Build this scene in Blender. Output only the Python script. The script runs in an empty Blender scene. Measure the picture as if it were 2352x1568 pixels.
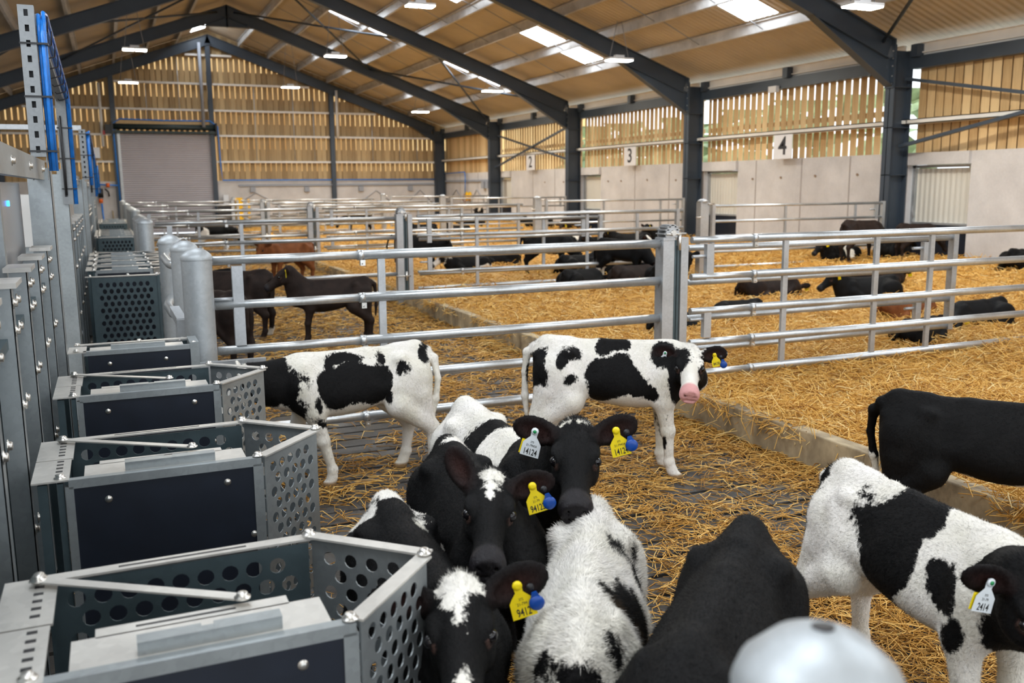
import bpy, math, random
import numpy as np
from mathutils import Vector, Matrix

sc = bpy.context.scene
COL = sc.collection
rng = np.random.default_rng(7)
random.seed(7)

# ------------------------------------------------------------------ camera
CAM_H = 1.6
YAW, PITCH, ROLL, FPX = .4088, .1677, .0081, 2113.0
_fw = np.array([math.sin(YAW) * math.cos(PITCH), math.cos(YAW) * math.cos(PITCH), -math.sin(PITCH)])
_rt = np.array([math.cos(YAW), -math.sin(YAW), 0.0])
_dn = np.cross(_fw, _rt)
_r2 = math.cos(ROLL) * _rt + math.sin(ROLL) * _dn
_d2 = -math.sin(ROLL) * _rt + math.cos(ROLL) * _dn
cam = bpy.data.cameras.new('camera')
cam_o = bpy.data.objects.new('camera', cam)
COL.objects.link(cam_o)
cam_o.matrix_world = Matrix(((_r2[0], -_d2[0], -_fw[0], 0), (_r2[1], -_d2[1], -_fw[1], 0),
                             (_r2[2], -_d2[2], -_fw[2], CAM_H), (0, 0, 0, 1)))
cam.sensor_width = 36.0
cam.lens = FPX / 2352.0 * 36.0
cam.clip_start = 0.05
cam.clip_end = 300
cam.dof.use_dof = True
cam.dof.focus_distance = 3.6
cam.dof.aperture_fstop = 4.0
sc.camera = cam_o

# ------------------------------------------------------------------ world, view
world = bpy.data.worlds.new('daylight')
sc.world = world
world.use_nodes = True
_bg = world.node_tree.nodes['Background']
_bg.inputs[0].default_value = (0.86, 0.93, 1.0, 1)
_bg.inputs[1].default_value = 1.65
sc.view_settings.view_transform = 'Standard'
sc.view_settings.look = 'None'
sc.view_settings.gamma = 1.0
sc.view_settings.use_curve_mapping = False
sc.view_settings.exposure = 0.56
sc.cycles.max_bounces = 7
sc.cycles.diffuse_bounces = 4
sc.cycles.glossy_bounces = 3
sc.cycles.sample_clamp_indirect = 6
sc.cycles.adaptive_threshold = .025
SKYLIGHT = 9.0        # radiance of the translucent roof sheets
LENS = 30.0           # radiance of the lamp lenses
LAMP_W = 60.0         # extra watts of each pendant

# ------------------------------------------------------------------ helpers
def srgb(r, g, b):
    f = lambda c: (c / 255 / 12.92) if c / 255 <= .04045 else ((c / 255 + .055) / 1.055) ** 2.4
    return (f(r), f(g), f(b), 1)

class NT:
    def __init__(s, name):
        s.m = bpy.data.materials.new(name); s.m.use_nodes = True
        s.t = s.m.node_tree; s.b = s.t.nodes['Principled BSDF']
    def n(s, typ, **kw):
        o = s.t.nodes.new(typ)
        for k, v in kw.items(): setattr(o, k, v)
        return o
    def l(s, a, b): s.t.links.new(a, b)
    def set(s, name, v): s.b.inputs[name].default_value = v
    def ramp(s, src, stops):
        r = s.n('ShaderNodeValToRGB')
        e = r.color_ramp.elements
        while len(e) < len(stops): e.new(0.5)
        for i, (p, c) in enumerate(stops): e[i].position = p; e[i].color = c
        s.l(src, r.inputs[0]); return r.outputs[0]
    def coords(s, kind='Object', scale=(1, 1, 1)):
        tc = s.n('ShaderNodeTexCoord'); mp = s.n('ShaderNodeMapping')
        mp.inputs['Scale'].default_value = scale
        s.l(tc.outputs[kind], mp.inputs[0]); return mp.outputs[0]
    def noise(s, vec, scale=5, detail=4, rough=.55):
        t = s.n('ShaderNodeTexNoise'); t.inputs['Scale'].default_value = scale
        t.inputs['Detail'].default_value = detail; t.inputs['Roughness'].default_value = rough
        if vec is not None: s.l(vec, t.inputs['Vector'])
        return t.outputs['Fac']
    def bump(s, h, strength=.3, dist=.01):
        b = s.n('ShaderNodeBump'); b.inputs['Strength'].default_value = strength
        b.inputs['Distance'].default_value = dist
        s.l(h, b.inputs['Height']); s.l(b.outputs[0], s.b.inputs['Normal'])
    def mix(s, f, a, b):
        m = s.n('ShaderNodeMix', data_type='RGBA')
        for sock, v in ((m.inputs[0], f), (m.inputs[6], a), (m.inputs[7], b)):
            if hasattr(v, 'is_linked') or hasattr(v, 'links'): s.l(v, sock)
            else: sock.default_value = v
        return m.outputs[2]
    def math(s, op, a, b=None, c=None):
        m = s.n('ShaderNodeMath', operation=op)
        for i, v in enumerate((a, b, c)):
            if v is None: continue
            if hasattr(v, 'links'): s.l(v, m.inputs[i])
            else: m.inputs[i].default_value = v
        return m.outputs[0]
    def attr(s, name):
        a = s.n('ShaderNodeAttribute'); a.attribute_name = name; return a.outputs['Fac']

def plain(name, col, rough=.5, metal=0.0, var=.12, nscale=6, bump=0.0, coord='Object', stretch=(1, 1, 1)):
    m = NT(name)
    v = m.coords(coord, stretch)
    f = m.noise(v, nscale, 4)
    lo = tuple(c * (1 - var) for c in col[:3]) + (1,)
    hi = tuple(min(1, c * (1 + var)) for c in col[:3]) + (1,)
    m.l(m.ramp(f, [(.3, lo), (.7, hi)]), m.b.inputs['Base Color'])
    m.set('Roughness', rough); m.set('Metallic', metal)
    if bump: m.bump(f, bump, .004)
    return m.m

def emis(name, col, s):
    m = NT(name); m.set('Base Color', (0, 0, 0, 1)); m.set('Emission Color', col); m.set('Emission Strength', s)
    return m.m

M = {}
def galv(name, col, rough, metal, sp=38):
    m = NT(name)
    v = m.coords('Object')
    vo = m.n('ShaderNodeTexVoronoi'); vo.inputs['Scale'].default_value = sp
    m.l(v, vo.inputs['Vector'])
    big = m.noise(v, 3.2, 3)
    a = m.math('ADD', m.math('MULTIPLY', vo.outputs['Color'], .16), m.math('MULTIPLY', big, .85))
    lo = tuple(c * .78 for c in col[:3]) + (1,); hi = tuple(min(1, c * 1.16) for c in col[:3]) + (1,)
    m.l(m.ramp(a, [(.3, lo), (.75, hi)]), m.b.inputs['Base Color'])
    m.set('Metallic', metal)
    m.l(m.math('MULTIPLY_ADD', big, .25, rough - .12), m.b.inputs['Roughness'])
    m.bump(m.noise(v, 120, 2), .06, .002)
    return m.m
M['galv'] = galv('galvanised steel', (.50, .52, .54), .44, .65, 70)
M['galv_sheet'] = galv('galvanised sheet', (.36, .39, .40), .42, .6, 70)
M['tube'] = galv('galvanised tube', (.60, .62, .63), .34, .8, 60)
M['post'] = galv('weathered galvanised post', (.46, .49, .51), .48, .55, 60)
M['steel_tray'] = galv('brushed zinc tray', (.64, .62, .58), .40, .5, 50)
M['blue_steel'] = plain('slate blue painted steel', srgb(58, 68, 80), .42, .1, .12, 2)
M['bolt'] = plain('bright bolt steel', (.68, .66, .62), .28, .9, .08, 30)
M['white_timber'] = plain('pale grey painted rail', srgb(222, 219, 214), .55, 0, .06, 3)
M['purlin'] = galv('galvanised purlin', (.62, .61, .60), .38, .35, 9)
M['navy'] = plain('dark navy plastic panel', srgb(26, 32, 44), .42, 0, .18, 9)
M['teal'] = galv('dull blue grey sheet', (.075, .11, .125), .45, .4, 40)
M['stainless'] = plain('stainless cover', (.52, .52, .54), .30, .85, .08, 2)
M['black'] = plain('black plastic', (.012, .012, .014), .45, 0, .1, 9)
M['slot_steel'] = galv('dull slotted steel', (.25, .265, .275), .5, .5, 80)
M['bluehose'] = plain('blue plastic hose', srgb(40, 125, 215), .25, 0, .15, 20)
M['white_plastic'] = plain('white plastic', (.78, .80, .84), .35, 0, .04, 4)
M['blue_plastic'] = plain('navy blue plastic tub', srgb(16, 48, 120), .35, 0, .1, 4)
M['orange'] = plain('orange plastic', srgb(235, 105, 25), .4, 0, .05, 4)
M['yellow'] = plain('yellow plastic', srgb(245, 190, 15), .4, 0, .05, 4)
M['red'] = plain('red plastic', srgb(190, 30, 35), .4, 0, .05, 4)
M['lamp_house'] = plain('white lamp housing', (.7, .71, .72), .4, .1, .04, 4)
M['lens'] = emis('lit lamp lens', (1.0, .95, .80, 1), LENS)
M['skylight'] = emis('daylit translucent sheet', (.86, .93, 1.0, 1), SKYLIGHT)
M['led'] = emis('blue indicator lamp', (.02, .25, 1, 1), 6)
M['sign_white'] = plain('white sign board', (.80, .80, .82), .4, 0, .03, 2)
M['sign_black'] = plain('black sign paint', (.02, .02, .025), .45, 0, .05, 2)
M['cable'] = plain('grey cable', (.25, .26, .28), .5, 0, .05, 4)
M['conduit'] = plain('grey plastic conduit', srgb(150, 155, 165), .45, 0, .05, 4)

def roof_mat():
    m = NT('tan fibre cement roof sheet')
    v = m.coords('Object')
    f = m.noise(v, 1.2, 4)
    m.l(m.ramp(f, [(.3, srgb(176, 164, 146)), (.7, srgb(194, 181, 161))]), m.b.inputs['Base Color'])
    m.set('Roughness', .8)
    w = m.n('ShaderNodeTexWave', wave_type='BANDS', bands_direction='Y')
    w.inputs['Scale'].default_value = 2.2; w.inputs['Distortion'].default_value = 0
    m.l(v, w.inputs['Vector'])
    m.bump(w.outputs['Fac'], .55, .03)
    return m.m
M['roof'] = roof_mat()

def concrete_mat(name, a, b, seam=True):
    m = NT(name)
    v = m.coords('Object')
    f = m.noise(v, 1.4, 6, .6); g = m.noise(v, 30, 3)
    k = m.math('ADD', m.math('MULTIPLY', f, .8), m.math('MULTIPLY', g, .2))
    m.l(m.ramp(k, [(.3, a), (.68, b)]), m.b.inputs['Base Color'])
    m.set('Roughness', .85); m.bump(g, .12, .004)
    return m.m
M['concrete'] = concrete_mat('pale cast concrete', srgb(186, 182, 181), srgb(216, 212, 210))
M['slab'] = concrete_mat('grey concrete slab', srgb(95, 92, 88), srgb(125, 120, 112))
M['pit'] = plain('dark slurry pit', (.012, .011, .01), .8, 0, .1, 3)

def slat_mat():
    m = NT('dirty dark slats')
    v = m.coords('Object')
    f = m.noise(v, 2.2, 6, .65); g = m.noise(v, 60, 3)
    k = m.math('ADD', m.math('MULTIPLY', f, .75), m.math('MULTIPLY', g, .25))
    m.l(m.ramp(k, [(.3, srgb(48, 46, 45)), (.55, srgb(72, 69, 66)), (.75, srgb(98, 84, 64))]), m.b.inputs['Base Color'])
    m.l(m.ramp(f, [(.35, (.35,) * 3 + (1,)), (.6, (.75,) * 3 + (1,))]), m.b.inputs['Roughness'])
    m.bump(g, .3, .006)
    return m.m
M['slat'] = slat_mat()

def wood_mat(name, c0, c1, axis=(14, 14, 1.2), tint=.5):
    m = NT(name)
    v = m.coords('Object', axis)
    f = m.noise(v, 2.4, 6, .6)
    k = m.math('ADD', m.math('MULTIPLY', f, 1 - tint), m.math('MULTIPLY', m.attr('tint'), tint))
    m.l(m.ramp(k, [(.22, c0), (.72, c1)]), m.b.inputs['Base Color'])
    m.set('Roughness', .75); m.bump(f, .15, .004)
    return m.m
M['board'] = wood_mat('sawn softwood board', srgb(176, 140, 92), srgb(228, 196, 146))
M['board_dull'] = wood_mat('grey brown gable board', srgb(146, 120, 84), srgb(196, 168, 124))
M['board_outer'] = wood_mat('outer softwood board', srgb(222, 176, 110), srgb(250, 214, 150))
M['sleeper'] = wood_mat('weathered sleeper timber', srgb(58, 42, 26), srgb(204, 184, 148), (5, 2.2, 1.5), .12)

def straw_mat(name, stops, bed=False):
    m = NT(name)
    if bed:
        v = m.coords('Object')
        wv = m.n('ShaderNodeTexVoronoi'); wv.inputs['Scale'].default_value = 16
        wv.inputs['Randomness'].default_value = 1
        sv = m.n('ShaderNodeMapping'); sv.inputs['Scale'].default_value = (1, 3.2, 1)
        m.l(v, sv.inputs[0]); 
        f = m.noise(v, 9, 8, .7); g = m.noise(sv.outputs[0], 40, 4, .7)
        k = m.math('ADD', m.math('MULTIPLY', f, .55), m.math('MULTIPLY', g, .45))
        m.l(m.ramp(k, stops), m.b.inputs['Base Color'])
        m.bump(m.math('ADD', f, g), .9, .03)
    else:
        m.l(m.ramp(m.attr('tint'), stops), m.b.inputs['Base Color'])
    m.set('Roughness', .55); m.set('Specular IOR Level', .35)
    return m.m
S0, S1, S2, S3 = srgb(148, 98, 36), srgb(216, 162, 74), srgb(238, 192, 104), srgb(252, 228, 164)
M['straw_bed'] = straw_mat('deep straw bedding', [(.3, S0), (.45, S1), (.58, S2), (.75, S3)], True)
M['straw'] = straw_mat('loose straw stalk', [(0, S0), (.3, S1), (.7, S2), (1, S3)])
S0b, S1b, S2b = srgb(122, 82, 32), srgb(202, 148, 64), srgb(242, 202, 122)
M['straw_dirty'] = straw_mat('trodden straw stalk', [(0, S0b), (.5, S1b), (1, S2b)])
M['hedge'] = plain('green foliage', srgb(150, 168, 122), .7, 0, .4, 3)

class MB:
    """collects shapes and links them as one mesh object"""
    def __init__(s): s.v = []; s.f = []; s.t = []; s.n = 0; s.cur = .5; s.sm = []; s.mi = []; s.m = 0
    def add(s, vs, fs, smooth=False):
        vs = [tuple(map(float, p)) for p in vs]
        s.v += vs; s.f += [tuple(i + s.n for i in f) for f in fs]
        s.t += [s.cur] * len(vs); s.sm += [smooth] * len(fs); s.mi += [s.m] * len(fs)
        s.n += len(vs); return s
    def box(s, x0, x1, y0, y1, z0, z1, mat=None):
        p = [(x0, y0, z0), (x1, y0, z0), (x1, y1, z0), (x0, y1, z0), (x0, y0, z1), (x1, y0, z1), (x1, y1, z1), (x0, y1, z1)]
        if mat is not None: p = [tuple(mat @ Vector(q)) for q in p]
        return s.add(p, [(0, 3, 2, 1), (4, 5, 6, 7), (0, 1, 5, 4), (1, 2, 6, 5), (2, 3, 7, 6), (3, 0, 4, 7)])
    def bar(s, a, b, w, h, up=(0, 0, 1)):
        """rectangular bar a->b, w across (horizontal), h along up"""
        a, b = Vector(a), Vector(b); d = (b - a).normalized(); u = Vector(up)
        r = d.cross(u)
        if r.length < 1e-5: r = d.cross(Vector((0, 1, 0)))
        r.normalize(); u = r.cross(d).normalized()
        p = []
        for c in (a, b):
            for i, j in ((-1, -1), (1, -1), (1, 1), (-1, 1)): p.append(c + r * (w / 2 * i) + u * (h / 2 * j))
        return s.add(p, [(0, 1, 2, 3), (7, 6, 5, 4), (0, 4, 5, 1), (1, 5, 6, 2), (2, 6, 7, 3), (3, 7, 4, 0)])
    def tube(s, pts, r, n=10, caps=True):
        pts = [Vector(p) for p in pts]; rs = r if isinstance(r, (list, tuple)) else [r] * len(pts)
        rings = []; prev = None
        for i, p in enumerate(pts):
            d = (pts[min(i + 1, len(pts) - 1)] - pts[max(i - 1, 0)]).normalized()
            if prev is None:
                u = Vector((0, 0, 1)) if abs(d.z) < .9 else Vector((1, 0, 0))
            else: u = prev
            x = d.cross(u).normalized(); u = x.cross(d).normalized(); prev = u
            rings.append([p + (x * math.cos(2 * math.pi * k / n) + u * math.sin(2 * math.pi * k / n)) * rs[i] for k in range(n)])
        vs = [q for rg in rings for q in rg]; fs = []
        for i in range(len(rings) - 1):
            for k in range(n):
                a = i * n + k; b = i * n + (k + 1) % n
                fs.append((a, a + n, b + n, b))
        s.add(vs, fs, True)
        if caps:
            base = s.n - len(vs)
            s.f.append(tuple(base + k for k in range(n))); s.sm.append(False); s.mi.append(s.m)
            s.f.append(tuple(base + (len(rings) - 1) * n + k for k in reversed(range(n)))); s.sm.append(False); s.mi.append(s.m)
        return s
    def lathe(s, prof, n=20, c=(0, 0, 0), caps=True):
        vs = []; fs = []
        for r, z in prof:
            for k in range(n):
                a = 2 * math.pi * k / n
                vs.append((c[0] + r * math.cos(a), c[1] + r * math.sin(a), c[2] + z))
        for i in range(len(prof) - 1):
            for k in range(n):
                fs.append((i * n + k, i * n + (k + 1) % n, (i + 1) * n + (k + 1) % n, (i + 1) * n + k))
        s.add(vs, fs, True)
        if caps:
            base = s.n - len(vs)
            s.f.append(tuple(base + k for k in reversed(range(n)))); s.sm.append(False); s.mi.append(s.m)
            s.f.append(tuple(base + (len(prof) - 1) * n + k for k in range(n))); s.sm.append(False); s.mi.append(s.m)
        return s
    def prism(s, poly, axis, a, b):
        """extrude a 2-D polygon along axis 'x','y','z' from a to b"""
        def P(q, t):
            return {'x': (t, q[0], q[1]), 'y': (q[0], t, q[1]), 'z': (q[0], q[1], t)}[axis]
        n = len(poly)
        vs = [P(q, a) for q in poly] + [P(q, b) for q in poly]
        fs = [tuple(range(n)), tuple(reversed(range(n, 2 * n)))]
        fs += [(i, n + i, n + (i + 1) % n, (i + 1) % n) for i in range(n)]
        return s.add(vs, fs)
    def mesh(s, name):
        me = bpy.data.meshes.new(name); me.from_pydata(s.v, [], s.f)
        me.polygons.foreach_set('use_smooth', s.sm)
        if any(s.mi): me.polygons.foreach_set('material_index', s.mi)
        if True:
            a = me.attributes.new('tint', 'FLOAT', 'POINT'); a.data.foreach_set('value', s.t)
        me.update(); return me
    def build(s, name, mat, parent=None):
        me = s.mesh(name)
        for mm in (mat if isinstance(mat, (list, tuple)) else [mat]): me.materials.append(mm)
        o = bpy.data.objects.new(name, me); COL.objects.link(o)
        if parent is not None: o.parent = parent
        fix_normals(me); return o

import bmesh
def fix_normals(me):
    bm = bmesh.new(); bm.from_mesh(me); bmesh.ops.recalc_face_normals(bm, faces=bm.faces); bm.to_mesh(me); bm.free()

def tag(o, label, cat, group=None, kind=None):
    o['label'] = label; o['category'] = cat
    if group: o['group'] = group
    if kind: o['kind'] = kind
    return o
def thing(name, label, cat, loc=(0, 0, 0), rz=0, group=None):
    o = bpy.data.objects.new(name, None); COL.objects.link(o)
    o.location = loc; o.rotation_euler = (0, 0, rz); o.empty_display_size = .1
    return tag(o, label, cat, group)
def struct(o, label=None):
    o['kind'] = 'structure'
    if label: o['label'] = label
    return o
def copy_tree(src, parent=None):
    c = src.copy(); COL.objects.link(c)
    if parent is not None: c.parent = parent
    for ch in list(src.children): copy_tree(ch, c)
    return c
def text_mesh(txt, size, depth=.0006, bold=0.0, sx=1.0):
    cu = bpy.data.curves.new('lettering', 'FONT'); cu.body = txt; cu.size = size; cu.extrude = depth
    cu.align_x = 'CENTER'; cu.align_y = 'CENTER'; cu.offset = bold; cu.resolution_u = 3
    o = bpy.data.objects.new('lettering', cu); COL.objects.link(o)
    dg = bpy.context.evaluated_depsgraph_get(); dg.update()
    me = bpy.data.meshes.new_from_object(o.evaluated_get(dg))
    bpy.data.objects.remove(o); bpy.data.curves.remove(cu)
    if sx != 1.0:
        for v in me.vertices: v.co.x *= sx
    return me
def obj_from(me, name, mat, parent=None):
    me.materials.clear(); me.materials.append(mat)
    o = bpy.data.objects.new(name, me); COL.objects.link(o)
    if parent is not None: o.parent = parent
    return o
ORD = ['first', 'second', 'third', 'fourth', 'fifth', 'sixth', 'seventh', 'eighth', 'ninth', 'tenth']
# ================================================================== BUILDING
XR, ZR, SL = 3.68, 6.99, .363            # ridge x, rafter-top z at the ridge, roof slope
XC, XW = 12.1, 12.5                      # inner and outer faces of the right columns
YG = 35.7                                # inner face of the far gable
FY = [29.8, 23.9, 17.95, 12.0, 6.0]      # portal frames, far to near
XL = -5.2
def rz(x): return ZR - SL * abs(x - XR)

# --- floor: aisle slab, pit and slats
b = MB(); b.box(-9, -.32, -4, 36, -.3, -.03); b.box(3.62, 12.75, -4, 36, -.3, -.02); b.box(-.32, 3.62, -4, 36, -.32, -.26)
struct(b.build('floor', M['slab']), 'grey concrete floor slab under the barn')
b = MB(); b.box(-.32, 3.62, -4, 36, -.259, -.25)
struct(b.build('floor_pit', M['pit']), 'dark pit below the slats')
b = MB()
y = -1.0; row = 0
while y < 35.5:
    w = .135
    off = (.0 if row % 2 else .45)
    b.cur = random.random()
    b.box(-.31, 3.54, y, y + w, -.14, 0)
    # bridges between neighbouring slats leave slots .62 m long
    x = -.31 + off * .4
    while x < 3.5:
        b.box(x, min(x + .28, 3.54), y + w, y + w + .028, -.14, -.004)
        x += .90
    y += w + .028; row += 1
struct(b.build('floor_slats', M['slat']), 'dark slatted concrete floor strewn with straw')

# --- ceiling: sheets on both slopes with openings for the roof lights
LIGHTS_Y = [(13.5, 14.4), (19.75, 20.7), (25.1, 26.15), (31.4, 32.4)]
LIGHTS_X = [(5.82, 6.73), (6.86, 7.64), (9.06, 9.95), (10.07, 10.95)]
def roof_sheet(xs, ys, holes, zoff):
    b = MB()
    for i in range(len(xs) - 1):
        for j in range(len(ys) - 1):
            cx_, cy_ = (xs[i] + xs[i + 1]) / 2, (ys[j] + ys[j + 1]) / 2
            if any(h[0] < cx_ < h[1] and h[2] < cy_ < h[3] for h in holes): continue
            p = []
            for zz in (0, .012):
                for (x, y) in ((xs[i], ys[j]), (xs[i + 1], ys[j]), (xs[i + 1], ys[j + 1]), (xs[i], ys[j + 1])):
                    p.append((x, y, rz(x) + zoff + zz))
            b.add(p, [(0, 3, 2, 1), (4, 5, 6, 7), (0, 1, 5, 4), (1, 2, 6, 5), (2, 3, 7, 6), (3, 0, 4, 7)])
    return b
ZS = .19
holes = [(x0, x1, y0, y1) for x0, x1 in LIGHTS_X for y0, y1 in LIGHTS_Y]
xs = sorted(set([XR, 13.0] + [x for p in LIGHTS_X for x in p]))
HID_Y = [(-10.5, -9.4), (-4.5, -3.4), (.8, 2.9), (7.0, 8.6)]     # unseen roof lights added over and behind the camera to brighten the pen
holes += [(x0, x1, y0, y1) for x0, x1 in LIGHTS_X for y0, y1 in HID_Y]
ys = sorted(set([-14.0, 36.0] + [y for p in LIGHTS_Y + HID_Y for y in p]))
struct(roof_sheet(xs, ys, holes, ZS).build('ceiling', M['roof']), 'tan corrugated roof sheets over the right slope')
LS = [(3.08, 3.56, 33.4, 35.1)]
LH = [(2 * XR - x1, 2 * XR - x0, y0, y1) for x0, x1 in LIGHTS_X for y0, y1 in HID_Y]  # left slope copies of the added, unseen roof lights
struct(roof_sheet(sorted([XL - .3, 3.08, 3.56, XR] + [2 * XR - x for p in LIGHTS_X for x in p]), sorted([-14.0, 33.4, 35.1, 36.0] + [y for p in HID_Y for y in p]), LS + LH, ZS).build('ceiling_left', M['roof']), 'tan corrugated roof sheets over the left slope')
k = 1
for (x0, x1, y0, y1) in holes + LS + LH:
    b = MB()
    n = 12
    vs = []; fs = []
    for j in range(n + 1):
        yy = y0 + (y1 - y0) * j / n
        dz = .012 * (j % 2)
        vs += [(x0, yy, rz(x0) + ZS - .006 - dz), (x1, yy, rz(x1) + ZS - .006 - dz)]
    for j in range(n): fs.append((2 * j, 2 * j + 1, 2 * j + 3, 2 * j + 2))
    b.add(vs, fs); struct(b.build('window_%d' % k, M['skylight']), 'bright translucent roof light sheet'); k += 1

# --- portal frames
def i_beam(b, p0, p1, depth, width, up):
    """I-section whose top edge runs p0->p1; depth goes against 'up'"""
    a, c = Vector(p0), Vector(p1); u = Vector(up).normalized(); t = .018
    b.bar(a - u * t / 2, c - u * t / 2, width, t, up)
    b.bar(a - u * (depth - t / 2), c - u * (depth - t / 2), width, t, up)
    b.bar(a - u * depth / 2, c - u * depth / 2, .014, depth - .02, up)
def portal(y, label, gable=False):
    t = thing('portal_frame', label, 'steel frame', (0, y, 0), 0, 'dark blue portal frames')
    for side in (1, -1):
        xo = XW if side == 1 else XL
        xi = XC if side == 1 else XL + .4
        b = MB(); w = .19
        b.box(min(xi, xi + .02 * side), max(xi, xi + .02 * side), -w / 2, w / 2, 0, 3.84)
        b.box(min(xo, xo - .02 * side), max(xo, xo - .02 * side), -w / 2, w / 2, 0, rz(xo) - .02)
        b.box(min(xi, xo), max(xi, xo), -.008, .008, 0, 3.76)
        for zz in ((3.16, 2.5, 1.72) if not gable else (3.3,)):
            b.box(min(xi, xo), max(xi, xo), -w / 2, w / 2, zz, zz + .014)
        b.build('column', M['blue_steel'], t)
        # rafter + haunch
        nrm = Vector((SL * side, 0, 1)).normalized()
        b = MB(); i_beam(b, (XR, 0, ZR), (xi, 0, rz(xi)), .34, .17, nrm)
        if not gable:
            b.bar((XR, 0, ZR - .36), (XR + side * .55, 0, ZR - .2 - .36), .17, .016)
            b.prism([(XR, ZR - .1), (XR, ZR - .62), (XR + side * .62, ZR - .2 - .42), (XR + side * .62, ZR - .3)], 'y', -.008, .008)
            b.bar((XR, 0, ZR - .62), (XR + side * .75, 0, ZR - .27 - .36), .17, .016)
            b.box(XR - .012, XR + .012, -.09, .09, ZR - .64, ZR)
        b.build('rafter', M['blue_steel'], t)
        b = MB()
        hx = xi - side * (1.75 if not gable else .9); hb = 3.17 if not gable else 3.36
        nx = hx; zlow = rz(nx) - .355
        b.prism([(xi, hb), (xi, rz(xi) - .3), (nx, rz(nx) - .3), (nx, zlow)], 'y', -.008, .008)
        b.bar((xi, 0, hb), (nx, 0, zlow), .17, .018)
        b.bar((xi - side * .012, 0, hb - .02), (xi - side * .012, 0, rz(xi)), .19, .024, (1, 0, 0))
        b.build('haunch', M['blue_steel'], t)
        if side == 1 and not gable:
            for zz in (3.22, 3.34, 3.5, 3.62, 3.74):
                for yy in (-.06, .06):
                    b = MB(); b.tube([(xi - .03, yy, zz), (xi - .022, yy, zz)], .013, 6); b.build('bolt', M['bolt'], t)
    return t
PF = ['second dark blue portal frame counted from the far gable', 'third dark blue portal frame counted from the far gable',
      'fourth dark blue portal frame, its column left of the sign numbered 4', 'dark blue portal frame whose column stands right of the sign numbered 4',
      'nearest dark blue portal frame, above the front pen']
portal(YG - .12, 'dark blue portal frame against the far gable wall', True)
for y, l in zip(FY, PF): portal(y, l)

# --- purlins (zed sections)
PX = [4.72, 5.74, 6.80, 7.88, 8.95, 10.01, 11.06]
def purlin(x, label, side):
    z = rz(x) + ZS - .10
    b = MB()
    b.bar((x, -13.5, z), (x, 35.6, z), .012, .19)
    b.bar((x - .03 * side, -13.5, z + .088), (x - .03 * side, 35.6, z + .088), .06, .01)
    b.bar((x + .03 * side, -13.5, z - .09), (x + .03 * side, 35.6, z - .09), .06, .012)
    tag(b.build('roof_purlin', M['purlin']), label, 'purlin', 'galvanised roof purlins')
for i, x in enumerate(reversed(PX)):
    purlin(x, 'galvanised purlin, %s up from the right eave' % ORD[i], 1)
for i, x in enumerate(reversed(PX)):
    purlin(2 * XR - x, 'galvanised purlin on the left slope, %s up from the left eave' % ORD[i], -1)
# sag bars between purlins
frs = [YG] + FY
for j in range(len(frs) - 1):
    t = thing('sag_rod_set', 'thin dark sag rods under the roof sheets of the %s bay from the gable' % ORD[j], 'rods', (0, 0, 0), 0, 'roof sag rods')
    for q in (.33, .66):
        b = MB()
        yy = frs[j] + (frs[j + 1] - frs[j]) * q
        for i in range(len(PX) - 1):
            b.tube([(PX[i], yy, rz(PX[i]) + .12), (PX[i + 1], yy + .02, rz(PX[i + 1]) + .03)], .009, 5)
        b.build('rod_line', M['cable'], t)

# --- eave strip and eave beams on the right
for j in range(len(frs) - 1):
    y1, y0 = frs[j] - .1, frs[j + 1] + .1
    t = thing('eave_beam', 'dark blue eave beam above the boarding of the %s bay from the far gable' % ORD[j], 'beam', (0, 0, 0), 0, 'eave beams on the right wall')
    b = MB(); b.box(12.44, 12.60, y0, y1, 3.46, 3.66); b.build('beam', M['blue_steel'], t)
    b = MB(); b.bar((12.52, y0, 3.76), (12.52, y1, 3.76), .014, .2)
    b.bar((12.49, y0, 3.86), (12.49, y1, 3.86), .07, .012); b.bar((12.49, y0, 3.71), (12.49, y1, 3.71), .05, .02)
    b.build('eave_purlin', M['white_timber'], t)
    b = MB()
    for q in (.5,):
        yy = y0 + (y1 - y0) * q
        b.box(12.36, 12.5, yy - .07, yy + .07, 3.64, 3.84)
    b.build('bracket', M['blue_steel'], t)
    b = MB(); yy = y1 - .12; b.box(12.36, 12.5, yy - .07, yy + .07, 3.64, 3.84); b.build('bracket', M['blue_steel'], t)

# --- right wall: concrete panels with door openings, lintels
ZC = 2.09
DOORS = [(30.02, 28.95), (23.88, 22.72), (17.84, 16.62), (11.92, 10.68)]   # far y, near y
b = MB()
edges = [35.7]
for (d1, d0) in DOORS: edges += [d1 + .03, d0]
edges.append(-14.0)
for i in range(0, len(edges), 2): b.box(12.56, 12.78, edges[i + 1], edges[i], -.02, ZC)
for (d1, d0) in DOORS: b.box(12.50, 12.78, d0, d1 + .16, 1.89, ZC)
b.build('wall_right', M['concrete'])
struct(bpy.data.objects['wall_right'], 'pale cast concrete wall along the right side')
b = MB()
for yj in (33.9, 32.0, 27.2, 25.6, 20.9, 19.3, 16.0, 14.6, 13.3, 9.4, 8.0):
    b.box(12.553, 12.562, yj - .012, yj + .012, .1, ZC - .01)
struct(b.build('trim_1', plain('grey joint sealant', srgb(168, 160, 156), .8, 0, .05, 3)), 'grey vertical joints of the concrete wall panels')
b = MB()
for (yy, zz) in ((15.2, 1.72), (14.2, 1.74), (13.1, 1.75), (16.1, 1.70), (12.4, 1.73), (9.2, 1.62), (21.6, 1.7), (20.3, 1.72), (26.3, 1.7), (25.0, 1.7), (19.0, 1.7), (22.3, 1.7), (8.4, .72)):
    b.tube([(12.54, yy, zz), (12.57, yy, zz)], .024, 10)
struct(b.build('trim_2', plain('plugged tie hole', srgb(150, 128, 108), .8, 0, .1, 5)), 'brown plugged tie holes in the concrete')
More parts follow.
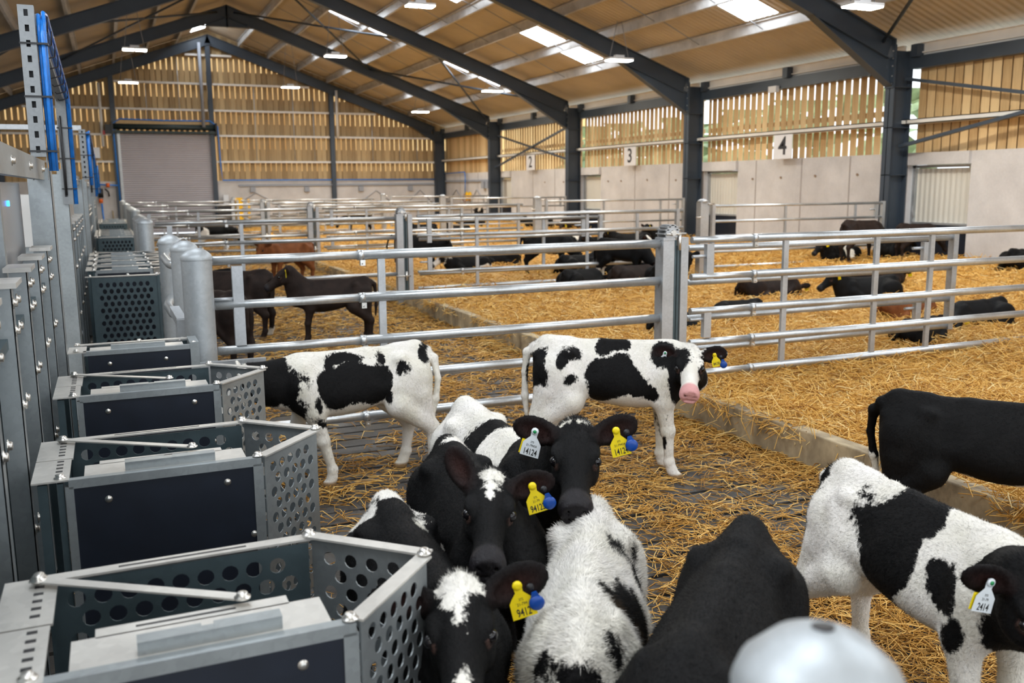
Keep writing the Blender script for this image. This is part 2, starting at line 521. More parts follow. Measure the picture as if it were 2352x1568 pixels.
for i, (d1, d0) in enumerate(DOORS):
    d = thing('door_%d' % (i + 2),
              ['cream sheet door furthest along the right wall', 'cream sheet door between the signs numbered 2 and 3', 'cream sheet door between the signs numbered 3 and 4',
               'nearest cream sheet door, right of the sign numbered 4'][i], 'door', (0, 0, 0))
    d['kind'] = 'structure'
    b = MB(); n = 22; x = 12.68
    vs = []; fs = []
    for k in range(n * 2 + 1):
        yy = d0 + .02 + (d1 - d0 - .1) * k / (2 * n); dx = .012 if (k // 2) % 2 else 0
        vs += [(x + dx, yy, .9), (x + dx, yy, 1.83), (x + dx + .02, yy, .9), (x + dx + .02, yy, 1.83)]
    for k in range(n * 2):
        a = 4 * k; fs += [(a, a + 1, a + 5, a + 4), (a + 2, a + 6, a + 7, a + 3), (a + 1, a + 3, a + 7, a + 5), (a, a + 4, a + 6, a + 2)]
    b.add(vs, fs); b.build('door_sheet', plain('cream profiled sheet', srgb(214, 210, 200), .45, 0, .03, 2) if i == 0 else bpy.data.materials['cream profiled sheet'], d)
    b = MB(); b.box(12.655, 12.70, d0 + .01, d1 - .06, .05, .92); b.build('kick_panel', M['navy'], d)
    b = MB()
    b.box(12.64, 12.70, d1 - .07, d1 - .01, .02, 1.88); b.box(12.64, 12.70, d0, d1, 1.84, 1.885); b.box(12.64, 12.69, d0, d1 - .06, .90, .935)
    b.build('door_frame', M['galv'], d)
    b = MB(); b.tube([(12.66, d1 - .09, 1.02), (12.60, d1 - .09, 1.04), (12.60, d1 - .09, 1.2), (12.66, d1 - .09, 1.22)], .008, 6); b.build('door_handle', M['galv'], d)

# --- right cladding: vertical boards with gaps
def boards_right(y0, y1, pitch, w, name, label, x=12.64, z0=ZC, z1=3.50, mat=None):
    b = MB(); yy = y0
    while yy < y1:
        b.cur = random.random()
        b.box(x, x + .014, yy, min(yy + w, y1), z0 - random.random() * .01, z1 + .05)
        yy += pitch
    return struct(b.build(name, mat or M['board']), label)
boards_right(23.99, 29.7, .195, .132, 'trim_3', 'slatted softwood boards behind the sign numbered 2')
boards_right(18.05, 23.8, .195, .142, 'trim_4', 'slatted softwood boards behind the sign numbered 3')
boards_right(12.1, 17.85, .195, .150, 'trim_5', 'slatted softwood boards behind the sign numbered 4')
boards_right(-14, 11.9, .175, .150, 'trim_6', 'close set softwood boards in the nearest bay')
boards_right(-14, 11.9, .175, .172, 'trim_7', 'outer boards closing the nearest bay', 12.70)
boards_right(29.9, 35.7, .15, .147, 'trim_8', 'tight softwood boards in the furthest bay')
b = MB()
for y0, y1 in ((12.1, 17.85), (18.05, 23.8), (23.99, 29.7), (29.9, 35.7), (2.5, 11.9)):
    b.box(12.665, 12.70, y0, y1, 2.74, 2.84); b.box(12.665, 12.70, y0, y1, 3.46, 3.6)
struct(b.build('trim_9', M['board']), 'backing rails nailed behind the slatted boards')
GL = ['furthest', 'second furthest', 'middle', 'second nearest', 'nearest']
for j in range(len(frs) - 1):
    y1, y0 = frs[j] - (.1 if j else 0), frs[j + 1] + .1
    b = MB(); b.box(12.40, 12.63, y0 - .22, y1, 2.56, 2.575); b.box(12.40, 12.415, y0 - .22, y1, 2.56, 2.645); b.box(12.40, 12.63, y0 - .22, y1, 2.63, 2.645)
    tag(b.build('wall_girt', M['white_timber']), 'pale horizontal rail across the right wall boards in the %s bay' % GL[j], 'rail', 'pale rails on the right wall')
# left wall, outside the picture: concrete below, boards above, the rear end stands open
b = MB(); b.box(XL - .3, XL - .08, -14, 35.7, -.02, 2.1); struct(b.build('wall_left', M['concrete']), 'pale concrete wall along the left side')
b = MB(); yy = -14
while yy < 35.7:
    b.cur = random.random(); b.box(XL - .12, XL - .10, yy, yy + .15, 2.1, 3.7); yy += .19
struct(b.build('trim_13', M['board']), 'slatted boards along the left side')
# cross bracing on the right wall
def brace(p0, p1, w, label, name='cross_brace', grp='dark bracing bars'):
    b = MB(); b.bar(p0, p1, w, .012 + w * .5); return tag(b.build(name, M['blue_steel']), label, 'brace', grp)
brace((12.36, 29.7, 3.30), (12.36, 24.0, 2.28), .07, 'dark wall brace falling to the right across the number 2 bay')
brace((12.30, 29.7, 2.22), (12.30, 24.0, 3.30), .07, 'dark wall brace rising to the right across the number 2 bay')
brace((12.36, 11.9, 3.30), (12.36, 6.1, 2.2), .08, 'dark wall brace falling to the right in the nearest bay')
brace((12.30, 11.9, 2.20), (12.30, 6.1, 3.2), .08, 'dark wall brace rising to the right in the nearest bay')
def rbrace(xa, ya, xb, yb, label):
    b = MB(); b.tube([(xa, ya, rz(xa) - .12), (xb, yb, rz(xb) - .12)], .028, 8)
    tag(b.build('roof_brace', M['blue_steel']), label, 'brace', 'dark roof bracing tubes')
rbrace(8.0, 23.9, 12.0, 29.8, 'roof brace running from the third frame down to the second column of the right wall')
rbrace(8.0, 29.8, 12.0, 23.9, 'roof brace crossing the lower skylights between the second and third frames')
rbrace(3.9, 23.9, 8.0, 29.8, 'roof brace from the ridge of the third frame down to the right')
rbrace(3.9, 29.8, 8.0, 23.9, 'roof brace from the ridge of the second frame crossing the upper skylights')
rbrace(3.4, 23.9, -.9, 29.8, 'roof brace on the left slope falling away from the third frame')
rbrace(3.4, 29.8, -.9, 23.9, 'roof brace on the left slope falling towards the camera from the second frame')
rbrace(-.9, 23.9, -4.8, 29.8, 'lower roof brace on the left slope at the far left')
rbrace(11.9, 12.0, 8.0, 6.0, 'roof brace above the nearest bay at the top right')

# --- number signs
for ch, y1, y0 in (('4', 15.26, 14.71), ('3', 21.18, 20.60), ('2', 27.33, 26.70)):
    t = thing('number_sign', 'white sign with the black digit %s on the right wall' % ch, 'sign', (12.395, (y0 + y1) / 2, 2.32), 0, 'numbered signs on the right wall')
    b = MB(); b.box(-.006, .006, -(y1 - y0) / 2, (y1 - y0) / 2, -.235, .235); b.build('sign_board', M['sign_white'], t)
    o = obj_from(text_mesh(ch, .50, .001, .006, 1.05), 'digit', M['sign_black'], t)
    o.rotation_euler = (math.pi / 2, 0, -math.pi / 2); o.location = (-.009, 0, .0)

# --- far gable
ZG = 1.86
b = MB(); b.box(3.72, 12.78, YG, YG + .2, -.02, ZG); b.box(XL - .3, .42, YG, YG + .2, -.02, ZG)
struct(b.build('wall_back', M['concrete']), 'pale concrete lower wall of the far gable')
def gable_z(x): return rz(x) + .165
b = MB(); x = XL - .2
TIERS = [ZG, 2.52, 3.45, 4.33, 5.25, 6.2, 7.2]
while x < 12.7:
    ztop = gable_z(x + .07)
    if .35 < x + .07 < 3.8:
        z0 = 3.80
    else: z0 = ZG
    if ztop > z0:
        b.cur = random.random(); b.box(x, x + .148, YG + .06, YG + .08, z0, ztop)
    x += .192
struct(b.build('trim_10', M['board_dull']), 'vertical softwood boards of the far gable')
b = MB(); x = XL - .2 + .1
while x < 12.7:
    for i in range(len(TIERS) - 1):
        z0, z1 = TIERS[i], TIERS[i] + (TIERS[i + 1] - TIERS[i]) * .52
        if .2 < x < 3.8 and z1 < 3.9: continue
        z1 = min(z1, gable_z(x + .05))
        if z1 - z0 > .05:
            b.cur = random.random(); b.box(x + .01, x + .125, YG + .085, YG + .10, z0, z1)
    x += .192
struct(b.build('trim_11', M['board_dull']), 'outer boards half closing the gaps of the far gable')
b = MB()
for sd in (1, -1):
    xe = XR + sd * 9.2
    b.prism([(XR, rz(XR) - .12), (xe, rz(xe) - .12), (xe, rz(xe) + .18), (XR, rz(XR) + .18)], 'y', YG + .082, YG + .098)
struct(b.build('trim_14', M['board_dull']), 'rake boards closing the gable under the roof')
b = MB()  # bright boards added beyond the gable to make its gaps look lit
x = -9.0
while x < 20:
    b.cur = random.random(); b.box(x, x + .15, YG + 2.2, YG + 2.23, 0, 9.5); x += .151
struct(b.build('trim_12', M['board_outer']), 'bright board wall added outside so the gable gaps look sunlit')
# gable posts
for nm, x, lab in (('a', .39, 'dark blue gable post left of the roller door'), ('b', 3.66, 'dark blue gable post under the ridge, right of the roller door'), ('c', 8.03, 'dark blue gable post right of the roller door by the long concrete wall'), ('d', -3.2, 'dark blue gable post at the far left')):
    b = MB(); h = rz(x) - .3; w = .16
    b.box(x - w / 2, x + w / 2, YG - .16, YG - .14, 0, h); b.box(x - w / 2, x + w / 2, YG - .02, YG, 0, h); b.box(x - .008, x + .008, YG - .15, YG - .01, 0, h)
    tag(b.build('gable_post', M['blue_steel']), lab, 'steel post', 'gable posts')
b = MB(); b.tube([(3.36, YG - .3, 3.75), (3.36, YG - .3, rz(3.36) - .2)], .06, 10)
tag(b.build('rainwater_pipe', M['conduit']), 'grey vertical pipe in front of the ridge post above the roller door', 'pipe')
b = MB(); b.tube([(.0, YG - .1, 3.05), (.0, YG - .1, 5.2)], .05, 10)
tag(b.build('cable_conduit', M['white_timber']), 'pale vertical conduit left of the roller door', 'pipe')
b = MB(); b.tube([(8.22, YG - .2, 3.45), (8.22, YG - .2, 5.2)], .05, 10)
tag(b.build('cable_conduit', M['white_timber']), 'pale vertical conduit beside the gable post on the right', 'pipe')
# gable rails, one per span and level
spans = [(-5.0, .3, 'left of the roller door'), (.48, 3.56, 'above the roller door'), (3.76, 7.94, 'between the ridge post and right gable post'), (8.12, 12.1, 'at the right end of the gable')]
for li, z in enumerate((2.54, 3.47, 4.36, 5.28, 6.28)):
    for si, (x0, x1, lab) in enumerate(spans):
        if si == 1 and z < 3.9: continue
        lim = (XR - (ZR - .42 - z) / SL, XR + (ZR - .42 - z) / SL)
        a, c = max(x0, lim[0]), min(x1, lim[1])
        if c - a < .3: continue
        b = MB(); b.bar((a, YG - .08, z), (c, YG - .08, z), .05, .07); b.box(a, c, YG - .05, YG + .06, z + .02, z + .035)
        tag(b.build('gable_rail', M['white_timber']), 'pale gable rail %s, %s up' % (lab, ORD[li]), 'rail', 'pale gable rails')
for i, (x, z0, z1) in enumerate([(5.2, 2.6, 5.2), (6.6, 2.6, 5.2), (7.35, 2.6, 4.9), (1.5, 4.0, 5.2), (2.6, 4.0, 6.2), (9.6, 2.6, 4.3), (10.7, 2.6, 3.5), (11.4, 2.6, 3.4), (-2.0, 3.0, 4.3), (-.9, 2.6, 4.3)]):
    b = MB(); b.tube([(x, YG - .06, z0), (x, YG - .06, z1)], .016, 6)
    tag(b.build('gable_tie_rod', M['galv']), 'thin vertical tie rod on the gable boards, %s from the left' % ORD[sorted([5.2, 6.6, 7.35, 1.5, 2.6, 9.6, 10.7, 11.4, -2.0, -.9]).index(x)], 'rod', 'gable tie rods')

# --- roller door
d = thing('door_1', 'grey roller shutter door in the far gable', 'door', (0, 0, 0)); d['kind'] = 'structure'
b = MB(); n = 46; prof = []
for i in range(n):
    z = .02 + 3.5 * i / n; h = 3.5 / n
    prof += [(YG - .02, z), (YG - .055, z + h * .3), (YG - .055, z + h * .62), (YG - .02, z + h * .98)]
vs = []; fs = []
for (yy, z) in prof: vs += [(.55, yy, z), (3.6, yy, z)]
for i in range(len(prof) - 1): fs.append((2 * i, 2 * i + 1, 2 * i + 3, 2 * i + 2))
b.add(vs, fs); b.build('shutter', plain('grey shutter lath', srgb(186, 181, 186), .45, .05, .04, 2), d)
for x in (.47, 3.62):
    b = MB(); b.box(x, x + .09, YG - .1, YG - .0, 0, 3.56); b.build('guide_rail', M['galv'], d)
b = MB(); b.box(.36, 3.78, YG - .3, YG - .02, 3.52, 3.60); b.tube([(.36, YG - .17, 3.74), (3.78, YG - .17, 3.74)], .10, 12)
b.build('roller_barrel', plain('dark green steel', (.025, .04, .04), .5, .2, .1, 3), d)
for x in (.30, 3.76):
    b = MB(); b.box(x, x + .06, YG - .36, YG, 3.46, 3.90); b.build('end_plate', M['black'], d)
b = MB(); b.box(.1, .3, YG - .3, YG - .1, 3.5, 3.8); tag(b.build('door_motor', M['black']), 'black drive motor at the upper left corner of the roller door', 'motor')
b = MB(); b.tube([(.42, YG - .16, .9), (.36, YG - .16, 3.85), (.6, YG - .16, 4.0), (2.0, YG - .16, 3.97), (3.6, YG - .16, 3.98), (3.85, YG - .16, 3.8), (3.88, YG - .16, 2.4), (3.92, YG - .16, ZG + .02), (12.2, YG - .06, ZG + .02)], .025, 8)
tag(b.build('water_pipe', M['bluehose']), 'blue water pipe looping over the roller door and along the gable wall', 'pipe')
b = MB(); b.bar((.3, YG - .06, 3.92), (3.8, YG - .06, 3.92), .04, .16)
tag(b.build('door_lintel_board', M['board']), 'pale timber lintel board over the roller door', 'board')
b = MB(); b.box(-.5, -.12, YG - .14, YG - .05, 2.66, 3.02); tag(b.build('junction_box', M['white_plastic']), 'white square junction box left of the roller door', 'box')
b = MB(); b.box(.02, .1, YG - .16, YG - .1, 3.46, 3.6); tag(b.build('emergency_stop', M['red']), 'small red emergency switch on the pale conduit by the roller door', 'switch')
b = MB(); b.bar((4.5, YG - .04, ZG - .17), (12.3, YG - .04, ZG - .17), .05, .07)
tag(b.build('cable_trunking', M['conduit']), 'grey cable trunking along the gable concrete', 'conduit')
for i, x in enumerate((4.9, 6.9, 9.0, 11.0)):
    b = MB(); b.box(x, x + .18, YG - .1, YG, ZG - .42, ZG - .24)
    tag(b.build('socket_box', M['conduit']), 'grey socket box under the gable trunking, %s from the left' % ORD[i], 'box', 'gable socket boxes')
b = MB(); b.bar((12.52, 29.95, ZC - .3), (12.52, 35.6, ZC - .3), .05, .07)
tag(b.build('cable_trunking', M['conduit']), 'grey cable trunking on the right wall of the furthest bay', 'conduit')
for yy, l in ((30.9, 'right'), (31.3, 'left')):
    b = MB(); b.box(12.44, 12.56, yy - .13, yy + .13, ZC - .58, ZC - .34)
    tag(b.build('socket_box', M['conduit']), 'grey socket box on the furthest right wall bay, the %s one of the pair' % l, 'box', 'right wall socket boxes')
# inverted V cable runs on the walls
def vee(p, lab):
    b = MB(); b.tube(p, .014, 6); tag(b.build('cable_run', M['conduit']), lab, 'cable')
vee([(4.3, YG - .03, .95), (5.1, YG - .03, ZG - .45), (6.1, YG - .03, .85)], 'thin cable in an inverted V by the roller door')
vee([(8.9, YG - .03, .9), (9.7, YG - .03, ZG - .4), (10.5, YG - .03, .85)], 'thin cable in an inverted V in the middle of the gable concrete')
vee([(10.9, YG - .03, .9), (11.5, YG - .03, ZG - .4), (12.1, YG - .03, .85)], 'thin cable in an inverted V at the right end of the gable')
vee([(12.53, 35.3, .9), (12.53, 34.3, ZC - .62), (12.53, 33.3, .9)], 'left inverted V cable on the furthest right wall bay')
vee([(12.53, 32.9, .9), (12.53, 32.1, ZC - .62), (12.53, 31.1, .9)], 'right inverted V cable on the furthest right wall bay')
b = MB(); b.tube([(12.45, 35.4, ZC + .01), (12.45, 33.1, ZC + .03), (12.45, 33.05, 1.95), (12.45, 33.1, 1.3)], .02, 8)
tag(b.build('water_pipe', M['bluehose']), 'blue water pipe dropping down the furthest right wall bay', 'pipe')
b = MB(); b.lathe([(.05, 0), (.17, 0), (.17, .03), (.12, .03), (.12, .12), (.17, .12), (.17, .15), (.05, .15)], 16)
o = tag(b.build('hose_reel', M['yellow']), 'yellow hose reel under the blue pipe in the far right corner', 'hose reel'); o.rotation_euler = (0, -math.pi / 2, 0); o.location = (12.54, 32.8, 1.22)
b = MB(); b.tube([(12.42, 33.1, 1.3), (12.40, 33.2, 1.1), (12.42, 33.05, .95), (12.42, 32.9, 1.1), (12.42, 33.0, 1.25)], .02, 6)
tag(b.build('coiled_hose', plain('brown rubber hose', srgb(140, 90, 60), .6)), 'brown coiled hose beside the yellow reel', 'hose')
# objects by the roller door
t = thing('sack_truck', 'yellow and black machine standing in front of the roller door', 'machine', (4.2, 34.6, 0))
b = MB(); b.box(-.1, .25, -.1, .1, .35, 1.25); b.box(.42, .5, -.1, .1, .3, 1.2); b.build('panel', M['yellow'], t)
b = MB(); b.box(-.6, -.1, -.2, .2, .45, 1.0); b.tube([(-.4, -.25, .2), (-.4, .25, .2)], .2, 14); b.tube([(.3, -.25, .2), (.3, .25, .2)], .2, 14); b.box(-.4, .45, -.05, .05, .15, .5); b.build('body', M['black'], t)
b = MB(); b.box(3.9, 4.08, YG - .25, YG - .12, 1.0, 1.35); tag(b.build('wall_dispenser', M['white_plastic']), 'small white dispenser on the wall right of the roller door', 'box')
# pipework on the wall left of the roller door
t = thing('dosing_pump', 'dark pump unit with orange fittings on the wall left of the roller door', 'pump', (-.05, YG - .15, 1.2))
b = MB(); b.tube([(-.15, 0, .1), (-.15, 0, .42)], .09, 10); b.tube([(.12, 0, .15), (.1, -.05, .3), (0, 0, .4)], .03, 6); b.build('body', M['black'], t)
b = MB(); b.tube([(-.16, -.02, -.08), (-.16, -.02, .06)], .07, 10); b.tube([(.1, -.02, .46), (.1, -.02, .6)], .06, 8); b.build('fitting', M['orange'], t)
b = MB(); b.tube([(-.14, 0, -.1), (-.1, 0, -1.15)], .03, 8); b.tube([(-.3, 0, .56), (.42, 0, .52)], .025, 8); b.build('hose', M['bluehose'], t)
b = MB(); b.tube([(.18, YG - .12, .05), (.14, YG - .08, .85)], .022, 8); tag(b.build('broom_handle', M['sleeper']), 'wooden handle leaning left of the roller door', 'tool')

b = MB(); b.box(12.36, 12.44, 15.22, 15.46, 3.40, 3.52); tag(b.build('alarm_sensor', M['white_plastic']), 'small white sensor box on the eave beam above the sign numbered 4', 'sensor')
# --- pendant lamps (twin lens)
def lamp(x, y, z, lab):
    t = thing('pendant_lamp', lab, 'lamp', (x, y, z), 0, 'twin pendant lamps')
    b = MB(); b.box(-.27, .27, -.13, .13, .03, .07); b.box(-.1, .1, -.05, .05, .07, .13)
    b.build('housing', M['lamp_house'], t)
    for s_ in (-1, 1):
        b = MB(); b.box(s_ * .14 - .12, s_ * .14 + .12, -.12, .12, .012, .03); b.build('lens', M['lens'], t)
    up = rz(x) + .1 - z
    for s_ in (-1, 1):
        b = MB(); b.tube([(s_ * .22, 0, .07), (s_ * .05, 0, up)], .007, 5); b.build('hanger', M['cable'], t)
    l = bpy.data.lights.new('lamp_light', 'AREA'); l.shape = 'RECTANGLE'; l.size = .5; l.size_y = .24; l.energy = LAMP_W; l.color = (1, .95, .84)
    lo = bpy.data.objects.new('lamp_light', l); COL.objects.link(lo); lo.parent = t; lo.location = (0, 0, -.02)
DI = ['furthest', 'third', 'second', 'nearest']
for i, (x, y, z) in enumerate([(9.78, 30.1, 4.02), (9.85, 23.95, 4.12), (9.8, 17.0, 4.08), (9.8, 10.3, 3.98)]):
    lamp(x, y, z, 'lit twin pendant lamp of the right hand row, %s of four' % DI[i])
for i, (x, y, z) in enumerate([(5.55, 30.2, 4.68), (5.6, 24.1, 4.86), (5.7, 17.4, 4.94)]):
    lamp(x, y, z, 'lit twin pendant lamp of the middle row, %s of three' % ['furthest', 'second', 'nearest'][i])
for i, (x, y, z) in enumerate([(.82, 30.2, 4.66), (.85, 24.2, 4.80), (.85, 18.0, 4.90)]):
    lamp(x, y, z, 'lit twin pendant lamp of the left hand row, %s of three' % ['furthest', 'second', 'nearest'][i])
# --- outside: bank of foliage beyond the right wall
vs = []; fs = []; b = MB()
nx, ny = 70, 12
for i in range(nx + 1):
    for j in range(ny + 1):
        yy = 4 + 32 * i / nx; zz = 3.9 * j / ny
        vs.append((17.2 + 1.2 * math.sin(i * 1.7) * math.cos(j * 1.3) + random.uniform(-.4, .4) + zz * .35, yy, zz))
for i in range(nx):
    for j in range(ny):
        if j > 4 and random.random() < .35: continue
        a = i * (ny + 1) + j; fs.append((a, a + 1, a + ny + 2, a + ny + 1))
b.add(vs, fs, True); o = b.build('hedge', M['hedge']); tag(o, 'green bank of foliage glimpsed through the slatted boards', 'hedge', None, 'stuff')
# ================================================================== PEN
XK = 3.60                      # kerb line
LY = [5.46, 11.9, 17.85, 23.8, 29.7]   # gate lines
def bed_z(x, y):
    t = np.clip((np.asarray(x, float) - 3.7) / 8.0, 0, 1)
    z = .165 + .22 * t ** 2.2
    z = z + .022 * np.sin(1.9 * x + 1.3 * y) * np.sin(1.1 * y - .7 * x + 1) + .018 * np.sin(4.3 * x - 2.2 * y + 2) + .012 * np.sin(7.1 * y + 5.3 * x)
    z = z + .014 * np.sin(13.1 * x + 4.7 * y) * np.sin(11.3 * y - 6.1 * x + .7) + .010 * np.sin(19.0 * x - 9.0 * y) * np.sin(17.0 * y + 8.0 * x)
    return z
def bz(x, y): return float(bed_z(x, y))

# --- kerb of timber sleepers between floor and straw
cuts = [1.3, 3.35, 5.40, 7.5, 9.65, 11.85, 13.9, 15.9, 17.8, 19.8, 21.8, 23.75, 26.7, 29.65, 32.6, 35.6]
for i in range(len(cuts) - 1):
    b = MB(); b.cur = random.random()
    y0, y1 = cuts[i] + .006, cuts[i + 1] - .006
    n = 12
    for k in range(n):
        pass
    b.box(XK - .05, XK + .05, y0, y1, .003, .205)
    o = b.build('timber_sleeper', M['sleeper'])
    bv = o.modifiers.new('bevel', 'BEVEL'); bv.width = .008; bv.segments = 2
    tag(o, 'weathered timber kerb sleeper, %s' % (['nearest, low at the right edge of the photo', 'second from the camera, ending at the near square gate post', 'third from the camera, just beyond the near square gate post', 'fourth from the camera, behind the two near spotted calves',
        'fifth from the camera, ending at the second gate post'] + ['%s beyond the second gate post' % ORD[k] for k in range(10)])[i], 'kerb timber', 'timber kerb sleepers')

# --- straw bed
xs = np.arange(3.655, 12.56, .07)
ys = [1.0]
while ys[-1] < 35.6: ys.append(ys[-1] + .055 * max(1, ys[-1] / 5))
ys = np.minimum(np.array(ys), 35.65)
X, Y = np.meshgrid(xs, ys)
Z = bed_z(X, Y) + rng.normal(0, .009, X.shape)
nx, ny = len(xs), len(ys)
vv = np.stack([X.ravel(), Y.ravel(), Z.ravel()], 1)
idx = np.arange(nx * ny).reshape(ny, nx)
ff = np.stack([idx[:-1, :-1].ravel(), idx[:-1, 1:].ravel(), idx[1:, 1:].ravel(), idx[1:, :-1].ravel()], 1)
def np_mesh(name, v, f, mat, attrs=None, smooth=True):
    me = bpy.data.meshes.new(name)
    k = f.shape[1]
    me.vertices.add(len(v)); me.vertices.foreach_set('co', np.ascontiguousarray(v, np.float32).ravel())
    me.loops.add(f.size); me.loops.foreach_set('vertex_index', np.ascontiguousarray(f, np.int32).ravel())
    me.polygons.add(len(f)); me.polygons.foreach_set('loop_start', np.arange(0, f.size, k, dtype=np.int32))
    me.polygons.foreach_set('use_smooth', np.full(len(f), smooth))
    for an, av in (attrs or {}).items():
        a = me.attributes.new(an, 'FLOAT', 'POINT'); a.data.foreach_set('value', np.ascontiguousarray(av, np.float32))
    me.update(calc_edges=True); me.validate()
    me.materials.append(mat)
    o = bpy.data.objects.new(name, me); COL.objects.link(o); return o
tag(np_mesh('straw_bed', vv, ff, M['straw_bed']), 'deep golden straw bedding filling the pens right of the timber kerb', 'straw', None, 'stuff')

# --- straw stalks: bent thin prisms scattered on bed and floor
def stalks(name, P, L, tilt, w, mat, lab, curl=.35, parent=None):
    n = len(P)
    az = rng.uniform(0, 2 * np.pi, n); el = rng.normal(0, 1, n) * tilt
    d = np.stack([np.cos(az) * np.cos(el), np.sin(az) * np.cos(el), np.sin(el)], 1)
    sd = np.stack([-np.sin(az), np.cos(az), np.zeros(n)], 1)
    up = np.cross(d, sd); up *= np.sign(up[:, 2:3] + 1e-9)
    bend = rng.normal(0, curl, n)[:, None] * L[:, None]
    bend2 = np.abs(rng.normal(0, curl * .35, n))[:, None] * L[:, None]
    c = [P - d * L[:, None] / 2 , P + sd * bend * .25 + up * bend2 * .5, P + d * L[:, None] / 2]
    vs = []
    for q, ww in zip(c, (.8, 1, .7)):
        r = (w * ww)[:, None]
        vs += [q + sd * r, q - sd * r * .6 + up * r * .8, q - sd * r * .6 - up * r * .8]
    V = np.stack(vs, 1).reshape(-1, 3)
    base = (np.arange(n) * 9)[:, None]
    quads = []
    for s_ in (0, 3):
        for k in range(3):
            a, b_ = k, (k + 1) % 3
            quads.append([s_ + a, s_ + b_, s_ + 3 + b_, s_ + 3 + a])
    F = (base[:, None, :] + np.array(quads)[None]).reshape(-1, 4)
    t = np.clip(rng.normal(.5, .24, n), 0, 1)
    return tag(np_mesh(name, V, F, mat, {'tint': np.repeat(t, 9)}), lab, 'straw', None, 'stuff')
def scatter(n, x0, x1, y0, y1, pw):
    """points whose density falls with distance as y**-pw"""
    u = rng.random(n)
    if abs(pw - 1) < 1e-6: y = y0 * (y1 / y0) ** u
    else: y = (y0 ** (1 - pw) + u * (y1 ** (1 - pw) - y0 ** (1 - pw))) ** (1 / (1 - pw))
    return rng.uniform(x0, x1, n), y
n = 190000
x, y = scatter(n, 3.70, 12.38, 1.4, 34.9, 1.75)
# keep mostly what the camera could see
keep = (x < 1.6 + y * 1.25) & (x < 12.4)
x, y = x[keep], y[keep]; n = len(x)
P = np.stack([x, y, bed_z(x, y) + rng.uniform(-.005, .05, n)], 1)
stalks('straw_stalks', P, rng.uniform(.06, .22, n), .38, np.clip(.0018 + .00032 * y, .002, .007) * rng.uniform(.7, 1.3, n), M['straw'], 'loose golden stalks lying on top of the straw bedding')
# trodden straw on the slats: patches, denser towards the kerb
n = 90000
x, y = scatter(n, -.25, 3.54, 1.2, 34, 1.45)
pat = np.sin(2.3 * x + 1.7 * y + 1) * np.sin(1.3 * y - 2.1 * x) + .6 * np.sin(5.1 * x - 3.3 * y) * np.sin(3.7 * y + 2) + .5 * np.sin(9 * x + 4 * y) * np.sin(8 * y - 5 * x)
keep = rng.random(n) < np.clip(.16 + .30 * pat + .26 * (x - .9) + .05 * (y - 5), .05, 1.0)
x, y = x[keep], y[keep]; n = len(x)
P = np.stack([x, y, rng.uniform(.003, .022, n)], 1)
stalks('loose_straw', P, rng.uniform(.04, .20, n), .07, np.clip(.0017 + .0003 * y, .002, .006) * rng.uniform(.7, 1.2, n), M['straw_dirty'], 'trodden loose straw scattered over the dark slatted floor', .45)
n = 9000
x = XK + rng.normal(0, .05, n); y = 1.4 + rng.random(n) ** 1.6 * 22
pat = np.sin(3.1 * y) + .7 * np.sin(7.7 * y + 1)
keep = rng.random(n) < np.clip(.25 + .5 * pat, .03, 1)
x, y = x[keep], y[keep]; n = len(x)
P = np.stack([x, y, .19 + rng.uniform(-.05, .04, n)], 1)
stalks('overhanging_straw', P, rng.uniform(.08, .24, n), .6, rng.uniform(.002, .004, n), M['straw'], 'wisps of straw spilling over the timber kerb')
n = 2500
x = XK - .05 - np.abs(rng.normal(0, .10, n)); y = 1.4 + rng.random(n) ** 1.4 * 20
keep = rng.random(n) < np.clip(.4 + .5 * np.sin(2.3 * y + .5), .05, 1)
x, y = x[keep], y[keep]; n = len(x)
P = np.stack([x, y, rng.uniform(.01, .07, n)], 1)
stalks('drifted_straw', P, rng.uniform(.08, .22, n), .25, rng.uniform(.002, .004, n), M['straw'], 'straw drifted against the foot of the timber kerb')

# --- tubular gates
def gate(label, x0, x1, y, zs, ups, sleeve=None, flats=(), endbar=None, r=.027, name='pen_gate', grp='tubular pen gates'):
    t = thing(name, label, 'gate', (0, y, 0), 0, grp)
    for z in zs:
        b = MB()
        if sleeve:
            s0 = sleeve
            b.tube([(x0, 0, z), (s0 + .05, 0, z)], r * .84, 14); b.tube([(s0, 0, z), (x1, 0, z)], r, 14)
            b.tube([(s0 - .004, 0, z), (s0 + .03, 0, z)], r * 1.05, 14)
        else: b.tube([(x0, 0, z), (x1, 0, z)], r, 14)
        b.build('rail', M['tube'], t)
        if sleeve:
            b = MB(); b.box(sleeve + .01, sleeve + .04, -.012, .012, z - r - .035, z - r); b.tube([(sleeve + .025, -.03, z - r - .022), (sleeve + .025, .03, z - r - .022)], .006, 6)
            b.build('clamp', M['bolt'], t)
    for x in ups:
        b = MB(); b.box(x - .022, x + .022, -.012, .012, zs[-1], zs[0]); b.build('upright', M['galv'], t)
    for (x, za, zb) in flats:
        b = MB(); b.box(x - .03, x + .03, -.02, .02, za, zb); b.build('hinge_bar', M['galv'], t)
        b = MB(); zm = (za + zb) / 2 + .04
        b.tube([(x - .14, 0, zm), (x, 0, zm)], .012, 8); b.build('hinge_pin', M['galv'], t)
    if endbar:
        for x in endbar:
            b = MB(); b.box(x - .028, x + .028, -.03, .03, zs[-1] - .03, zs[0] + .03); b.build('end_bar', M['galv'], t)
    return t
ZS = [1.196, .937, .675, .446, .198]
gate('galvanised five bar gate from the nearest round post to the near square post', .52, 3.49, LY[0], ZS, [1.50], 1.36, [(.65, .70, 1.16), (.72, -.0, .17)], None, .030)
